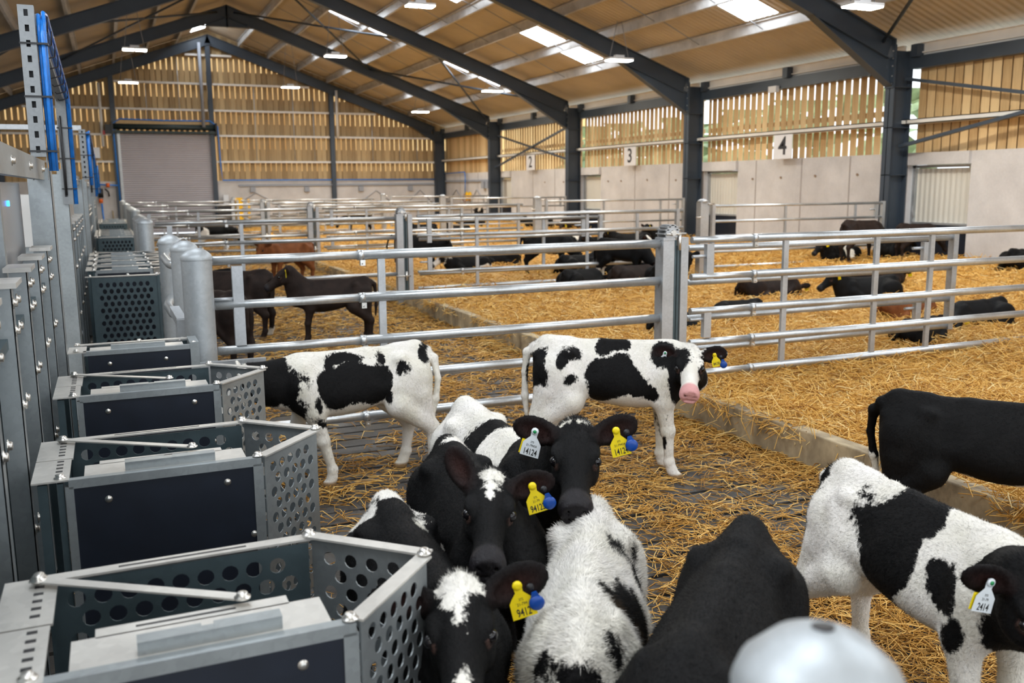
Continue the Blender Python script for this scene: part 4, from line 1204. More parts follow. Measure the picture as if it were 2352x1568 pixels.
def smin(a, b, k):
    h = np.clip(.5 + .5 * (b - a) / k, 0, 1)
    return b + (a - b) * h - k * h * (1 - h)
def cr(xs, ys, x):
    """smooth interpolation of samples"""
    xs = np.asarray(xs, float); ys = np.asarray(ys, float)
    m = np.gradient(ys, xs)
    i = np.clip(np.searchsorted(xs, x) - 1, 0, len(xs) - 2)
    h = xs[i + 1] - xs[i]; t = np.clip((x - xs[i]) / h, 0, 1)
    return ((2 * t**3 - 3 * t**2 + 1) * ys[i] + (t**3 - 2 * t**2 + t) * h * m[i] + (-2 * t**3 + 3 * t**2) * ys[i + 1] + (t**3 - t**2) * h * m[i + 1])

class Field:
    def __init__(s, lo, hi, h):
        s.lo = np.array(lo, float); s.h = h
        s.n = np.ceil((np.array(hi) - s.lo) / h).astype(int) + 1
        s.f = np.full(s.n, 1.0, np.float32)
        s.ax = [s.lo[i] + h * np.arange(s.n[i]) for i in range(3)]
    def sub(s, lo, hi, m):
        a = np.clip(np.floor((np.asarray(lo) - m - s.lo) / s.h).astype(int), 0, s.n)
        b = np.clip(np.ceil((np.asarray(hi) + m - s.lo) / s.h).astype(int) + 1, 0, s.n)
        sl = tuple(slice(a[i], b[i]) for i in range(3))
        P = np.stack(np.meshgrid(*[s.ax[i][sl[i]] for i in range(3)], indexing='ij'), -1).astype(np.float32)
        return sl, P
    def add(s, lo, hi, fn, k=.03):
        sl, P = s.sub(lo, hi, k * 1.3 + 2 * s.h)
        if P.size: s.f[sl] = smin(s.f[sl], fn(P), k)
    def cut(s, lo, hi, fn, k=.008):
        sl, P = s.sub(lo, hi, k * 1.3 + s.h)
        if P.size: s.f[sl] = -smin(-s.f[sl], fn(P), k)
    def cone(s, a, b, ra, rb, k=.03, flat=None):
        a, b = np.asarray(a, float), np.asarray(b, float); ab = b - a; L2 = ab @ ab + EPS; r = max(ra, rb)
        def fn(P):
            q = P - a
            if flat is not None:
                ax, fc = flat; ax = np.asarray(ax, float)
                q = q + (q @ ax)[..., None] * ax * (fc - 1)
                ab2 = ab + ax * (ab @ ax) * (fc - 1); l2 = ab2 @ ab2 + EPS
            else: ab2, l2 = ab, L2
            t = np.clip(q @ ab2 / l2, 0, 1)
            return np.linalg.norm(q - t[..., None] * ab2, axis=-1) - (ra + (rb - ra) * t)
        s.add(np.minimum(a, b) - r, np.maximum(a, b) + r, fn, k)
    def ell(s, c, r, R=None, k=.03, cut=False):
        c = np.asarray(c, float); r = np.asarray(r, float); R = np.eye(3) if R is None else np.asarray(R)
        def fn(P):
            q = (P - c) @ R.T
            k0 = np.linalg.norm(q / r, axis=-1); k1 = np.linalg.norm(q / (r * r), axis=-1) + EPS
            return k0 * (k0 - 1) / k1
        e = np.abs(R.T) @ r
        (s.cut if cut else s.add)(c - e, c + e, fn, k)
    def loft(s, O, R, sec, k=.03, top=0.0):
        """elliptical loft along R[0] of the frame at O; sec rows: u, w, hv, hw"""
        sec = np.asarray(sec, float); O = np.asarray(O, float); R = np.asarray(R, float)
        u0, u1 = sec[0, 0], sec[-1, 0]
        def fn(P):
            q = (P - O) @ R.T
            u = np.clip(q[..., 0], u0, u1)
            w = q[..., 2] - cr(sec[:, 0], sec[:, 1], u); hv = np.maximum(cr(sec[:, 0], sec[:, 2], u), .008); hw = np.maximum(cr(sec[:, 0], sec[:, 3], u), .008)
            v = q[..., 1] / (1 - top * np.clip(w / hw, -1, 1))
            k0 = np.sqrt((v / hv) ** 2 + (w / hw) ** 2); k1 = np.sqrt((v / hv**2) ** 2 + (w / hw**2) ** 2) + EPS
            d = np.where(k0 > 1e-3, k0 * (k0 - 1) / k1, -np.minimum(hv, hw))
            du = np.abs(q[..., 0] - u)
            return np.where(du > 0, np.sqrt(np.maximum(d, 0) ** 2 + du**2) + np.minimum(d, 0) * (du <= 0), d)
        rr = max(sec[:, 2].max(), sec[:, 3].max()) + abs(sec[:, 1]).max()
        ends = np.stack([O + R[0] * u0, O + R[0] * u1])
        s.add(ends.min(0) - rr, ends.max(0) + rr, fn, k)
    def surface(s):
        f = s.f; n = np.array(f.shape)
        o = f < 0
        c = np.zeros(n - 1, np.int8)
        for i in (0, 1):
            for j in (0, 1):
                for k in (0, 1): c += o[i:n[0] - 1 + i, j:n[1] - 1 + j, k:n[2] - 1 + k]
        cells = np.argwhere((c > 0) & (c < 8))
        idx = np.full(n - 1, -1, np.int64); idx[tuple(cells.T)] = np.arange(len(cells))
        acc = np.zeros((len(cells), 3)); cnt = np.zeros(len(cells))
        cor = [(i, j, k) for i in (0, 1) for j in (0, 1) for k in (0, 1)]
        val = {q: f[cells[:, 0] + q[0], cells[:, 1] + q[1], cells[:, 2] + q[2]].astype(float) for q in cor}
        for a in cor:
            for ax in range(3):
                if a[ax] == 0:
                    b = list(a); b[ax] = 1; b = tuple(b)
                    va, vb = val[a], val[b]; m = (va < 0) != (vb < 0)
                    t = va[m] / (va[m] - vb[m])
                    p = np.tile(np.array(a, float), (m.sum(), 1)); p[:, ax] += t
                    acc[m] += p; cnt[m] += 1
        V = s.lo + (cells + acc / cnt[:, None]) * s.h
        F = []
        for ax in range(3):
            b, d = [q for q in range(3) if q != ax]
            sl0 = [slice(None)] * 3; sl1 = [slice(None)] * 3
            sl0[ax] = slice(0, n[ax] - 1); sl1[ax] = slice(1, n[ax])
            m = o[tuple(sl0)] != o[tuple(sl1)]
            e = np.argwhere(m)
            e = e[(e[:, b] > 0) & (e[:, b] < n[b] - 1) & (e[:, d] > 0) & (e[:, d] < n[d] - 1)]
            ins = o[tuple(sl0)][tuple(e.T)]
            def at(db, dd):
                q = e.copy(); q[:, b] -= db; q[:, d] -= dd; return idx[tuple(q.T)]
            Q = np.stack([at(1, 1), at(0, 1), at(0, 0), at(1, 0)], 1)
            fl = ins if ax != 1 else ~ins
            Q[~fl] = Q[~fl][:, ::-1]
            F.append(Q)
        return V, np.concatenate(F)

TRUNK = [(-.475, .655, .045, .07), (-.45, .655, .088, .115), (-.40, .650, .128, .140), (-.32, .640, .148, .155), (-.20, .622, .150, .162), (-.05, .602, .160, .180),
         (.08, .590, .158, .186), (.20, .590, .142, .182), (.30, .602, .122, .168), (.38, .612, .098, .140), (.44, .615, .070, .105), (.475, .615, .04, .065)]
HEAD = [(-.05, -.02, .040, .040), (-.015, -.026, .058, .056), (.03, -.038, .070, .072), (.075, -.048, .073, .079), (.115, -.055, .062, .077), (.150, -.060, .052, .070),
        (.190, -.064, .045, .060), (.235, -.067, .044, .052), (.270, -.069, .051, .052), (.305, -.071, .054, .050), (.330, -.073, .044, .042)]
def unit(v): v = np.asarray(v, float); return v / np.linalg.norm(v)

def calf(label, x, y, yaw, s=1.0, z=0.0, poll=None, nose=None, pollw=None, nosew=None, legs=None, lie=False, kind='black', base='b', spots=(), dirt=(), tags=(),
         vox=.016, tail='down', pink=False, roll=0, ear=(0, 0), belly=0, group=None, sway=0.0, eyes=True, lz=None, name='calf', fur=0, flen=.011, hs=1.0):
    """spots: (x,y,z,r or rx,ry,rz) ellipsoids of the other coat colour, 'h' prefixed ones in head coordinates"""
    yw = math.radians(yaw); cyw, syw = math.cos(yw), math.sin(yw)
    def w2l(p): d = np.array([p[0] - x, p[1] - y, p[2] - z]) / s; return np.array([d[0] * cyw + d[1] * syw, -d[0] * syw + d[1] * cyw, d[2]])
    def d2l(d): return np.array([d[0] * cyw + d[1] * syw, -d[0] * syw + d[1] * cyw, d[2]])
    dz = -.40 if lie else 0.0
    if lz is not None: dz = lz
    P = np.array(poll, float) if poll is not None else (w2l(pollw) if pollw is not None else np.array([.62, 0, .86 + (dz * 1.0 if lie else 0)]))
    Fd = unit(nose) if nose is not None else (unit(d2l(nosew)) if nosew is not None else unit([.8, 0, -.6]))
    U0 = np.array([0, 0, 1.0])
    if abs(Fd[2]) > .97: U0 = np.array([1.0, 0, .1])
    S = unit(np.cross(U0, Fd)); U = np.cross(Fd, S)
    rl = math.radians(roll); S, U = S * math.cos(rl) + U * math.sin(rl), -S * math.sin(rl) + U * math.cos(rl)
    RH = np.stack([Fd, S, U])
    H = lambda u, v, w: P + Fd * u * hs + S * v * hs + U * w * hs
    pts = np.array([[-.62, -.30, 0 if not lie else -.02], [.60, .30, .86 + dz], H(.36, .0, -.1) + .03, H(.36, 0, -.1) - .03, H(0, .27, .1), H(0, -.27, .1), H(-.1, 0, 0), [0, 0, -.02]])
    lo, hi = pts.min(0) - .05, pts.max(0) + .05
    if lie: lo[1] -= .06; hi[1] += .06; hi[0] = max(hi[0], .62)
    g = Field(lo, hi, vox)
    # trunk
    tr = np.array(TRUNK); tr[:, 1] += dz
    if lie:
        tr[:, 2] *= 1.10; tr[:, 3] *= .96
    tr[:, 2] *= (1 + belly) * .95
    if sway: tr[:, 1] += sway * np.clip(.1 - np.abs(tr[:, 0]) * .2, 0, .1)
    g.loft((0, 0, 0), np.eye(3), tr, .02, .33)
    # spine, hips, shoulders
    g.cone((-.42, 0, .755 + dz), (-.10, 0, .752 + dz), .028, .022, .05); g.cone((-.10, 0, .752 + dz), (.30, 0, .748 + dz), .022, .032, .05)
    for sd in (1, -1):
        g.ell((-.285, sd * .098, .725 + dz), (.05, .035, .032), k=.045)
        g.ell((-.445, sd * .052, .700 + dz), (.034, .026, .03), k=.035)
        g.ell((.285, sd * .082, .60 + dz), (.085, .05, .15), k=.05)
        if not lie: g.ell((-.365, sd * .092, .56), (.105, .048, .165), k=.06)
    g.cone((-.475, 0, .745 + dz), (-.40, 0, .775 + dz), .030, .026, .03); g.cone((-.40, 0, .775 + dz), (-.28, 0, .765 + dz), .026, .026, .05)
    for sd in (1, -1):
        g.ell((-.185, sd * .185, .67 + dz), (.075, .045, .06), k=.06, cut=True)
        g.ell((-.40, sd * .135, .735 + dz), (.075, .05, .05), k=.05, cut=True)
    # legs
    LG = legs or {}
    hoofs = []
    for nm, sd in (('L', 1), ('R', -1)):
        if lie:
            a = [(.29, sd * .105, .58 + dz), (.20, sd * .155, .13), (.44, sd * .12, .055), (.25, sd * .11, .04)]
            for (p, q, r0, r1) in ((a[0], a[1], .075, .05), (a[1], a[2], .046, .036), (a[2], a[3], .030, .026)): g.cone(p, q, r0, r1, .03)
            g.ell((-.30, sd * .155, .20), (.165, .085, .150), k=.05)
            c = [(-.14, sd * .20, .10), (-.42, sd * .215, .055), (-.14, sd * .235, .035)]
            g.cone(c[0], c[1], .065, .04, .04); g.cone(c[1], c[2], .034, .026, .025)
            hoofs += [a[3], c[2]]
        else:
            dx, dy = LG.get('F' + nm, (0, 0))[:2]
            b = lambda px, py, pz, f: np.array([px + dx * f, sd * py + dy * f, pz])
            ch = [b(.285, .085, .60, 0), b(.25, .098, .455, .12), b(.268, .092, .285, .55), b(.272, .090, .105, .93), b(.285, .090, .062, 1), b(.300, .090, .026, 1.02)]
            rs = [.075, .056, .035, .0245, .026, .033]
            for i in range(5): g.cone(ch[i], ch[i + 1], rs[i], rs[i + 1], .022 if i else .05)
            g.ell(ch[2] + [0.004, 0, 0], (.036, .033, .04), k=.02); g.ell(ch[3], (.029, .028, .026), k=.015)
            g.ell(ch[5] + [.008, 0, -.006], (.042, .034, .026), k=.01); hoofs.append(ch[5])
            dx, dy = LG.get('H' + nm, (0, 0))[:2]
            ch = [b(-.35, .085, .60, 0), b(-.255, .112, .455, .15), b(-.425, .098, .285, .72), b(-.415, .095, .105, .96), b(-.40, .095, .060, 1), b(-.385, .095, .026, 1.02)]
            rs = [.105, .076, .038, .0265, .027, .034]
            for i in range(5): g.cone(ch[i], ch[i + 1], rs[i], rs[i + 1], .025 if i else .06, None if i else ((0, 1, 0), 1.5))
            g.cone(b(-.39, .088, .50, .1), b(-.415, .096, .34, .6), .07, .035, .04)
            g.ell(ch[2] + [-.012, 0, .004], (.036, .032, .042), k=.02); g.ell(ch[3], (.030, .029, .027), k=.015)
            g.ell(ch[5] + [.008, 0, -.006], (.042, .035, .026), k=.01); hoofs.append(ch[5])
    # neck
    nb = np.array([.35, 0, .615 + dz]); nt = H(-.01, 0, -.045)
    mid = (nb + nt) / 2 + np.array([0, 0, -.02])
    lat = (0, 1, 0) if abs(S[1]) > .7 else tuple(S)
    g.cone(nb, mid, .128, .094, .05, (unit(lat), 1.28)); g.cone(mid, nt, .094, .066, .05, (unit(lat), 1.15))
    g.cone((.25, 0, .71 + dz), H(-.03, 0, -.015), .055, .042, .05)
    g.cone((.43, 0, .56 + dz), H(.05, 0, -.10), .07, .04, .06)
    # head
    g.loft(P, RH, np.array(HEAD) * hs, .018, .10)
    g.ell(H(-.02, 0, .006), (.03, .040, .026), RH, .02)                                   # poll tuft
    for sd in (1, -1):
        g.ell(H(.085, sd * .052, -.092), (.055, .020, .035), RH, .025)                     # jowl
        g.ell(H(.088, sd * .060, -.010), (.034, .018, .018), RH, .016); g.ell(H(.112, sd * .058, -.030), (.026, .018, .026), RH, .014)                     # brow
        g.ell(H(.30, sd * .026, -.060), (.020, .018, .020), RH, .014)                      # nostril wing
    g.ell(H(.275, 0, -.105), (.045, .030, .020), RH, .014)                                 # lower lip
    ears = []
    for i, sd in enumerate((1, -1)):
        ei = ear[i] if isinstance(ear, (tuple, list)) else ear
        eb = .22
        if isinstance(ei, (tuple, list)): ei, eb = ei
        up_ = .12 + ei
        e = unit(S * sd * .93 + U * up_ - Fd * eb); nrm = unit(Fd * .85 + U * .30 + S * sd * .25); nrm = unit(nrm - e * (nrm @ e)); w = np.cross(nrm, e)
        RE = np.stack([e, w, nrm]); c = H(.012, sd * .055, -.012) + e * .078 * hs
        th = max(.012, vox * .85)
        g.ell(c, (.080 * hs, .050 * hs, th), RE, .012)
        g.cone(H(.012, sd * .05, -.015), c - e * .04, .026, .024, .02)
        if vox < .011: g.ell(c + nrm * (th * 1.35) + e * .004, (.060 * hs, .033 * hs, th * 1.25), RE, .006, cut=True)
        ears.append((c, e, w, nrm))
    if vox < .011:
        for sd in (1, -1):
            g.ell(H(.120, sd * .076, -.028), (.019, .014, .0135), RH, .006, cut=True)
            g.ell(H(.316, sd * .024, -.064), (.012, .008, .011), RH, .006, cut=True)
        g.ell(H(.310, 0, -.092), (.05, .040, .0035), RH, .006, cut=True)
    # tail
    tb = np.array([-.455, 0, .735 + dz])
    if lie: tp = [tb, (-.52, .05, .5 + dz + .1), (-.50, .14, .07), (-.36, .22, .04)]
    elif tail == 'up': tp = [tb, (-.53, 0, .79), (-.60, .02, .70), (-.63, .02, .58), (-.62, .02, .46)]
    elif tail == 'side': tp = [tb, (-.51, .03, .70), (-.52, .07, .58), (-.50, .08, .46), (-.48, .08, .36)]
    else: tp = [tb, (-.515, 0, .715), (-.53, 0, .60), (-.53, .005, .46), (-.52, .008, .34)]
    tr_ = [.030, .024, .017, .020, .012]
    for i in range(len(tp) - 1): g.cone(tp[i], tp[i + 1], tr_[i], tr_[i + 1], .016)
    V, F = g.surface()
    # --- coat fields
    rs_ = np.random.default_rng(abs(hash(label)) % 1000 if False else int(sum(map(ord, label))))
    ph = rs_.uniform(0, 6.28, 12)
    Wp = V + .022 * np.stack([np.sin(19 * V[:, 1] + 13 * V[:, 2] + ph[0]) + np.sin(31 * V[:, 0] + ph[1]), np.sin(17 * V[:, 0] + 11 * V[:, 2] + ph[2]), np.sin(23 * V[:, 0] + 15 * V[:, 1] + ph[4])], 1)
    q = (V - P) @ RH.T / hs
    onhead = (q[:, 0] > -.12) & (np.abs(q[:, 1]) < .23) & (np.abs(q[:, 2] + .03) < .15) & (q[:, 0] < .36)
    def fld(lst):
        o = np.full(len(V), -.3)
        for sp in lst:
            if sp[0] == 'h': d_, sp, msk = q, sp[1:], onhead
            else: d_, msk = Wp, None
            c = np.array(sp[:3]); r = np.array(sp[3:6]) if len(sp) >= 6 else np.full(3, sp[3])
            dd = (d_ - c) / r; k0 = np.linalg.norm(dd, axis=1); k1 = np.linalg.norm(dd / r, axis=1) + EPS
            val = -k0 * (k0 - 1) / k1
            if msk is not None: val = np.where(msk, val, -.3)
            o = np.maximum(o, val)
        return np.clip(o, -.3, .3)
    c_ = fld([sp for sp in spots if sp[0] != 'B'])
    coat = c_ if base == 'b' else -c_
    over = [sp[1:] for sp in spots if sp[0] == 'B']      # patches of the base colour on top
    if over:
        o_ = fld(over); coat = np.minimum(coat, -o_) if base == 'b' else np.maximum(coat, o_)
    A = {'coat': coat}
    sm = lambda a, b, t: np.clip((t - a) / (b - a), 0, 1)
    muz = sm(.268, .285, q[:, 0] + .25 * np.clip(q[:, 2] + .06, -.05, .02)) * (q[:, 0] < .37) * (np.abs(q[:, 1]) < .06) * (np.abs(q[:, 2] + .07) < .065)
    A['nose'] = muz * (0 if pink else 1) * .9
    A['pink'] = muz * (1 if pink else 0)
    if pink:
        for sd in (1, -1):
            A['nose'] = np.maximum(A['nose'], .9 * np.exp(-np.sum(((q - [.318, sd * .024, -.064]) / [.012, .007, .009]) ** 2, 1)))
    hf = np.zeros(len(V))
    for hp in hoofs:
        dd = np.linalg.norm((V - hp)[:, :2], axis=1); hf = np.maximum(hf, sm(.042, .034, V[:, 2]) * (dd < .07))
    A['hoof'] = hf if not lie else hf * 0
    inn = np.zeros(len(V))
    for (c, e, w, nrm) in ears:
        d_ = V - c; inn = np.maximum(inn, np.exp(-((d_ @ e) / .055) ** 2 - ((d_ @ w) / .028) ** 2) * ((d_ @ nrm) > -.001) * (np.abs(d_ @ nrm) < .03))
    A['inner'] = inn * .55
    lid = np.zeros(len(V))
    for sd in (1, -1):
        dl = np.linalg.norm((q - [.120, sd * .066, -.034]) / [1, .8, 1], axis=1); lid = np.maximum(lid, np.exp(-((dl - .019) / .004) ** 2) * (q[:, 2] < -.024))
    A['lid'] = lid * .55
    A['dirt'] = np.clip(fld(dirt) * 12, 0, .75) * (.4 + .6 * rs_.random(len(V))) if dirt else np.zeros(len(V))
    me_o = np_mesh(name, V, F.astype(np.int32), CM[kind], A)
    me_o.location = (x, y, z); me_o.rotation_euler = (0, 0, yw); me_o.scale = (s, s, s)
    tag(me_o, label, 'calf', group)
    if fur:
        q0, q1, q2, q3 = (V[F[:, i]] for i in range(4))
        nf = np.cross(q2 - q0, q3 - q1); ar = np.linalg.norm(nf, axis=1) + EPS; nf = nf / ar[:, None]
        vn = np.zeros_like(V)
        for i in range(4): np.add.at(vn, F[:, i], nf * ar[:, None])
        vn /= np.linalg.norm(vn, axis=1)[:, None] + EPS
        cen = (q0 + q1 + q2 + q3) / 4
        if (np.sum(nf * (cen - np.array([0, 0, .6])), 1) * ar).sum() < 0: vn = -vn
        nz = np.maximum(A['nose'], np.maximum(A['pink'], A['hoof']))[F[:, 0]]
        pr_ = ar * (1 - np.clip(nz * 2, 0, 1)); pr_ /= pr_.sum()
        fi = rs_.choice(len(F), fur, p=pr_); u_, v_ = rs_.random(fur)[:, None], rs_.random(fur)[:, None]
        pp = (q0[fi] * (1 - u_) + q1[fi] * u_) * (1 - v_) + (q3[fi] * (1 - u_) + q2[fi] * u_) * v_
        wn = (vn[F[fi, 0]] * (1 - u_) + vn[F[fi, 1]] * u_) * (1 - v_) + (vn[F[fi, 3]] * (1 - u_) + vn[F[fi, 2]] * u_) * v_
        wn /= np.linalg.norm(wn, axis=1)[:, None] + EPS
        swl = .5 * np.stack([np.sin(9 * pp[:, 1] + 7 * pp[:, 2] + ph[5]), np.sin(11 * pp[:, 0] + 6 * pp[:, 2] + ph[6]), np.sin(8 * pp[:, 0] + 9 * pp[:, 1] + ph[7])], 1)
        fl = np.array([-.75, 0, -.55]) + swl + rs_.normal(0, .28, (fur, 3))
        fl -= wn * np.sum(fl * wn, 1)[:, None]; fl /= np.linalg.norm(fl, axis=1)[:, None] + EPS
        hq = (pp - P) @ RH.T / hs
        hd = np.exp(-((hq[:, 0] - .14) / .16) ** 2 - (hq[:, 1] / .1) ** 2 - ((hq[:, 2] + .06) / .12) ** 2)
        tuft = np.exp(-np.sum(((hq - [-.02, 0, .02]) / [.045, .045, .04]) ** 2, 1)) + .8 * np.exp(-np.sum(((pp - [-.47, 0, .77 + dz]) / [.05, .04, .05]) ** 2, 1))
        L = flen * rs_.uniform(.55, 1.25, fur) * (1 - .55 * np.clip(hd, 0, 1)) * (1 + .9 * tuft)
        lift = np.clip(rs_.normal(.30, .16, fur), .05, 1) + .45 * tuft
        tip = pp + L[:, None] * (fl * np.cos(lift)[:, None] + wn * np.sin(lift)[:, None])
        sdv = np.cross(wn, fl) * (rs_.uniform(.00045, .0009, fur) * (flen / .011) ** .5)[:, None]
        pb = pp - wn * .001
        FV = np.stack([pb - sdv, pb + sdv, tip], 1).reshape(-1, 3)
        nn = wn + fl * .12 + rs_.normal(0, .16, (fur, 3)); nn /= np.linalg.norm(nn, axis=1)[:, None]
        co = lambda k_: np.repeat(A[k_][F[fi, 0]], 3)
        fo = np_mesh('fur', FV, np.arange(3 * fur).reshape(-1, 3), FM[kind], {'coat': co('coat'), 'dirt': co('dirt'), 'inner': co('inner'), 'tint': np.repeat(rs_.random(fur), 3)})
        at_ = fo.data.attributes.new('nrm', 'FLOAT_VECTOR', 'POINT'); at_.data.foreach_set('vector', np.repeat(nn, 3, 0).astype(np.float32).ravel())
        fo.parent = me_o; fo['kind'] = 'stuff'
    # --- eyes, tags
    if eyes:
        for sd in (1, -1):
            b = MB(); b.lathe([(.0175 * math.sin(a), -.0175 * math.cos(a)) for a in np.linspace(.02, math.pi - .02, 9)], 14)
            eo = b.build('eye', M['eye'], me_o); eo.location = H(.118, sd * .0645, -.029)
    for tg in tags:
        side, colr = tg[0], tg[1]; txt = tg[2] if len(tg) > 2 else ''; btn = tg[3] if len(tg) > 3 else False; ts = tg[4] if len(tg) > 4 else 1.0
        c, e, w, nrm = ears[0 if side == 'L' else 1]
        dn = unit(np.array([0, 0, -1.0]) + .25 * e); fr = unit(nrm + .35 * Fd); fr = unit(fr - dn * (fr @ dn)); sx = np.cross(fr, -dn) * -1
        sx = np.cross(-dn, fr)
        o = c + e * (.0) - w * .0 + nrm * (.016 if vox < .011 else .022) 
        R = Matrix(((sx[0], -dn[0], fr[0], o[0]), (sx[1], -dn[1], fr[1], o[1]), (sx[2], -dn[2], fr[2], o[2]), (0, 0, 0, 1)))
        b = MB(); W = .029 * ts
        poly = [(-.008, .012), (-.011, 0), (-.010, -.016), (-W * .75, -.030), (-W, -.040), (-W * 1.05, -.082), (W * 1.05, -.082), (W, -.040), (W * .75, -.030), (.010, -.016), (.011, 0), (.008, .012)]
        poly = [(a * 1.0, c2 * ts) for a, c2 in poly]
        b.prism(poly, 'z', -.001, .001)
        b.lathe([(.012 * ts, 0), (.012 * ts, .004), (.004, .006)], 14, (0, .003, .001))
        to = b.build('ear_tag', M['tag_' + colr], me_o); to.matrix_local = R
        if txt:
            lines = txt.split('|')
            szs = {1: [(.027, -.062)], 2: [(.010, -.042), (.029, -.064)], 3: [(.009, -.034), (.0105, -.046), (.029, -.068)]}[len(lines)]
            for ln, (sz, yy) in zip(lines, szs):
                te = text_mesh(ln, sz * ts, .0002, .0004 if sz > .02 else 0, .62 if sz > .02 else .85)
                tx = obj_from(te, 'tag_number', M['tag_ink'], to); tx.location = (0, yy * ts, .0014)
        if btn:
            b = MB(); b.lathe([(.019, 0), (.020, .006), (.016, .010), (.006, .011), (.001, .011)], 20); b.prism([(-.013, .012), (.013, .012), (.006, .030), (-.006, .030)], 'z', .001, .007)
            bo = b.build('transponder_button', M['tag_blue'], me_o)
            o2 = o + e * .036 + dn * .058 + fr * .004
            R2 = R.copy(); R2.translation = Vector(o2); bo.matrix_local = R2
            b = MB(); b.lathe([(.010, 0), (.010, .006), (.001, .008)], 12); bb = b.build('transponder_stud', M['black'], me_o)
            R3 = R.copy(); R3.translation = Vector(o + e * .03 + dn * .014); bb.matrix_local = R3
        if colr == 'white' and txt:
            b = MB(); b.lathe([(.006, 0), (.006, .003), (.001, .004)], 10, (0, .003, .005)); b.build('tag_stud', M['tag_green'], to)
            b = MB(); b.prism([(-.026, -.03), (-.028, -.078), (.024, -.078), (.024, -.03)], 'z', -.002, -.001); k2 = b.build('tag_backing', M['tag_yellow'], to); k2.location = (-.008, -.002, -.004)
    return me_o
NEAR = .0085
FUR = 60000
# ---- pen in front
calf('black and white spotted calf at the left, side on, head low between feeding stalls', 1.14, 4.86, 180, .93,
     poll=(.60, .02, .70), nose=(.72, .05, -.66), legs={'FL': (-.14, 0), 'FR': (.10, 0), 'HL': (-.06, 0), 'HR': (.06, 0)}, base='w', vox=NEAR, tail='side', fur=FUR,
     spots=[(-.01, .13, .605, .22, .14, .135), (.12, .14, .63, .12, .1, .11), (-.02, .04, .735, .17, .06, .04), (.12, .05, .72, .03, .06, .05), (.34, .05, .60, .10, .14, .11), (.46, 0, .66, .14, .2, .15), (.31, .13, .47, .045, .07, .09), (.21, .13, .50, .03, .05, .05),
            (-.28, .14, .66, .025, .06, .05), (-.20, .15, .52, .035, .06, .045), (-.43, .06, .66, .07, .08, .13), (-.47, 0, .74, .05, .06, .05), (-.15, .09, .72, .03, .04, .03), (.21, .12, .40, .05, .03, .03), ('h', .06, 0, -.05, .05, .1, .1)],
     tags=[('R', 'white', '')])
calf('white faced spotted calf by the near square gate post, looking at the camera', 2.51, 4.33, -28, .97,
     pollw=(2.80, 4.07, .71), nosew=(-.511, -.77, -.369), legs={'FR': (.02, 0), 'FL': (-.02, 0), 'HR': (-.10, 0), 'HL': (.05, 0)}, base='w', vox=NEAR, pink=True, tail='down', ear=(-.10, -.05), fur=FUR,
     spots=[(-.02, -.14, .61, .155, .1, .135), (-.12, -.14, .56, .09, .07, .10), (-.03, -.02, .76, .12, .08, .05), (.08, -.14, .58, .08, .06, .11), (-.27, -.12, .70, .06, .07, .045), (-.265, -.14, .58, .03, .05, .03), (-.45, -.08, .64, .05, .10, .14), (-.39, -.13, .47, .022, .03, .022),
            (.35, -.13, .64, .07, .08, .13), (.35, -.04, .54, .12, .20, .15), (.46, -.03, .64, .13, .2, .13), (.15, -.14, .53, .035, .05, .045), (.27, -.11, .41, .04, .04, .07), (.27, -.10, .2, .03, .03, .05), (.25, .11, .30, .04, .04, .14), ('h', .11, .066, -.045, .065, .030, .045), ('h', .11, -.066, -.045, .065, .030, .045),
            ('h', .01, .14, -.01, .09, .075, .08), ('h', .01, -.14, -.01, .09, .075, .08)],
     tags=[('R', 'white', '84130', False, .8), ('L', 'yellow', '84130', True, .8)])
calf('black faced calf looking at the camera, wearing a white ear tag numbered 14124', 1.25, 2.98, -90, .95,
     hs=.97, pollw=(1.237, 2.38, .868), nosew=(-.419, -.81, -.314), base='b', vox=.007, tail='down', ear=(.16, .06), fur=FUR + 20000,
     spots=[(-.27, 0, .72, .16, .30, .30), (.12, 0, .64, .10, .3, .26), (-.3, 0, .3, .3, .3, .25), ('h', -.012, .025, .018, .010, .018, .02), ('h', -.012, -.028, .018, .008, .022, .02)],
     tags=[('R', 'white', '372|21-79454|14124', False, 1.0), ('L', 'yellow', '372|21-79454|14124', True, 1.0)])
calf('black calf with a white forehead blaze, its tag reading 94, beside the second stall', .975, 2.53, -96, .93,
     hs=.93, pollw=(.90, 2.235, .797), nosew=(-.353, -.833, -.271), base='b', vox=.007, tail='down', ear=(.05, (.9, 1.1)), roll=-4, fur=FUR + 20000,
     spots=[(-.42, .06, .77, .08, .10, .05), ('h', .005, .004, .02, .030, .034, .06), ('h', .045, .002, .01, .035, .022, .05), ('h', .08, .0, .01, .03, .011, .05), (.1, 0, .40, .16, .05, .05)],
     tags=[('L', 'yellow', '372|21-79|94123', True, 1.0)])
calf('black calf at the bottom with white forehead and pink nose, tag reading 9412', .67, 2.15, -92, .89,
     hs=1.10, pollw=(.648, 1.80, .715), nosew=(-.30, -.816, -.187), base='b', vox=.007, tail='down', pink=False, ear=(.10, -.12), roll=4, fur=FUR + 20000,
     spots=[(-.44, 0, .78, .10, .06, .07), (-.30, .06, .74, .16, .03, .05), (-.40, -.09, .72, .10, .035, .08), (-.2, .13, .62, .25, .03, .04), ('h', .005, 0, .02, .038, .055, .07), ('h', .05, -.01, .01, .04, .03, .05), ('h', .09, .0, .01, .04, .013, .05), ('h', .27, .006, -.035, .05, .016, .03)],
     tags=[('L', 'yellow', '372|21-794|9412', True, 1.05)])
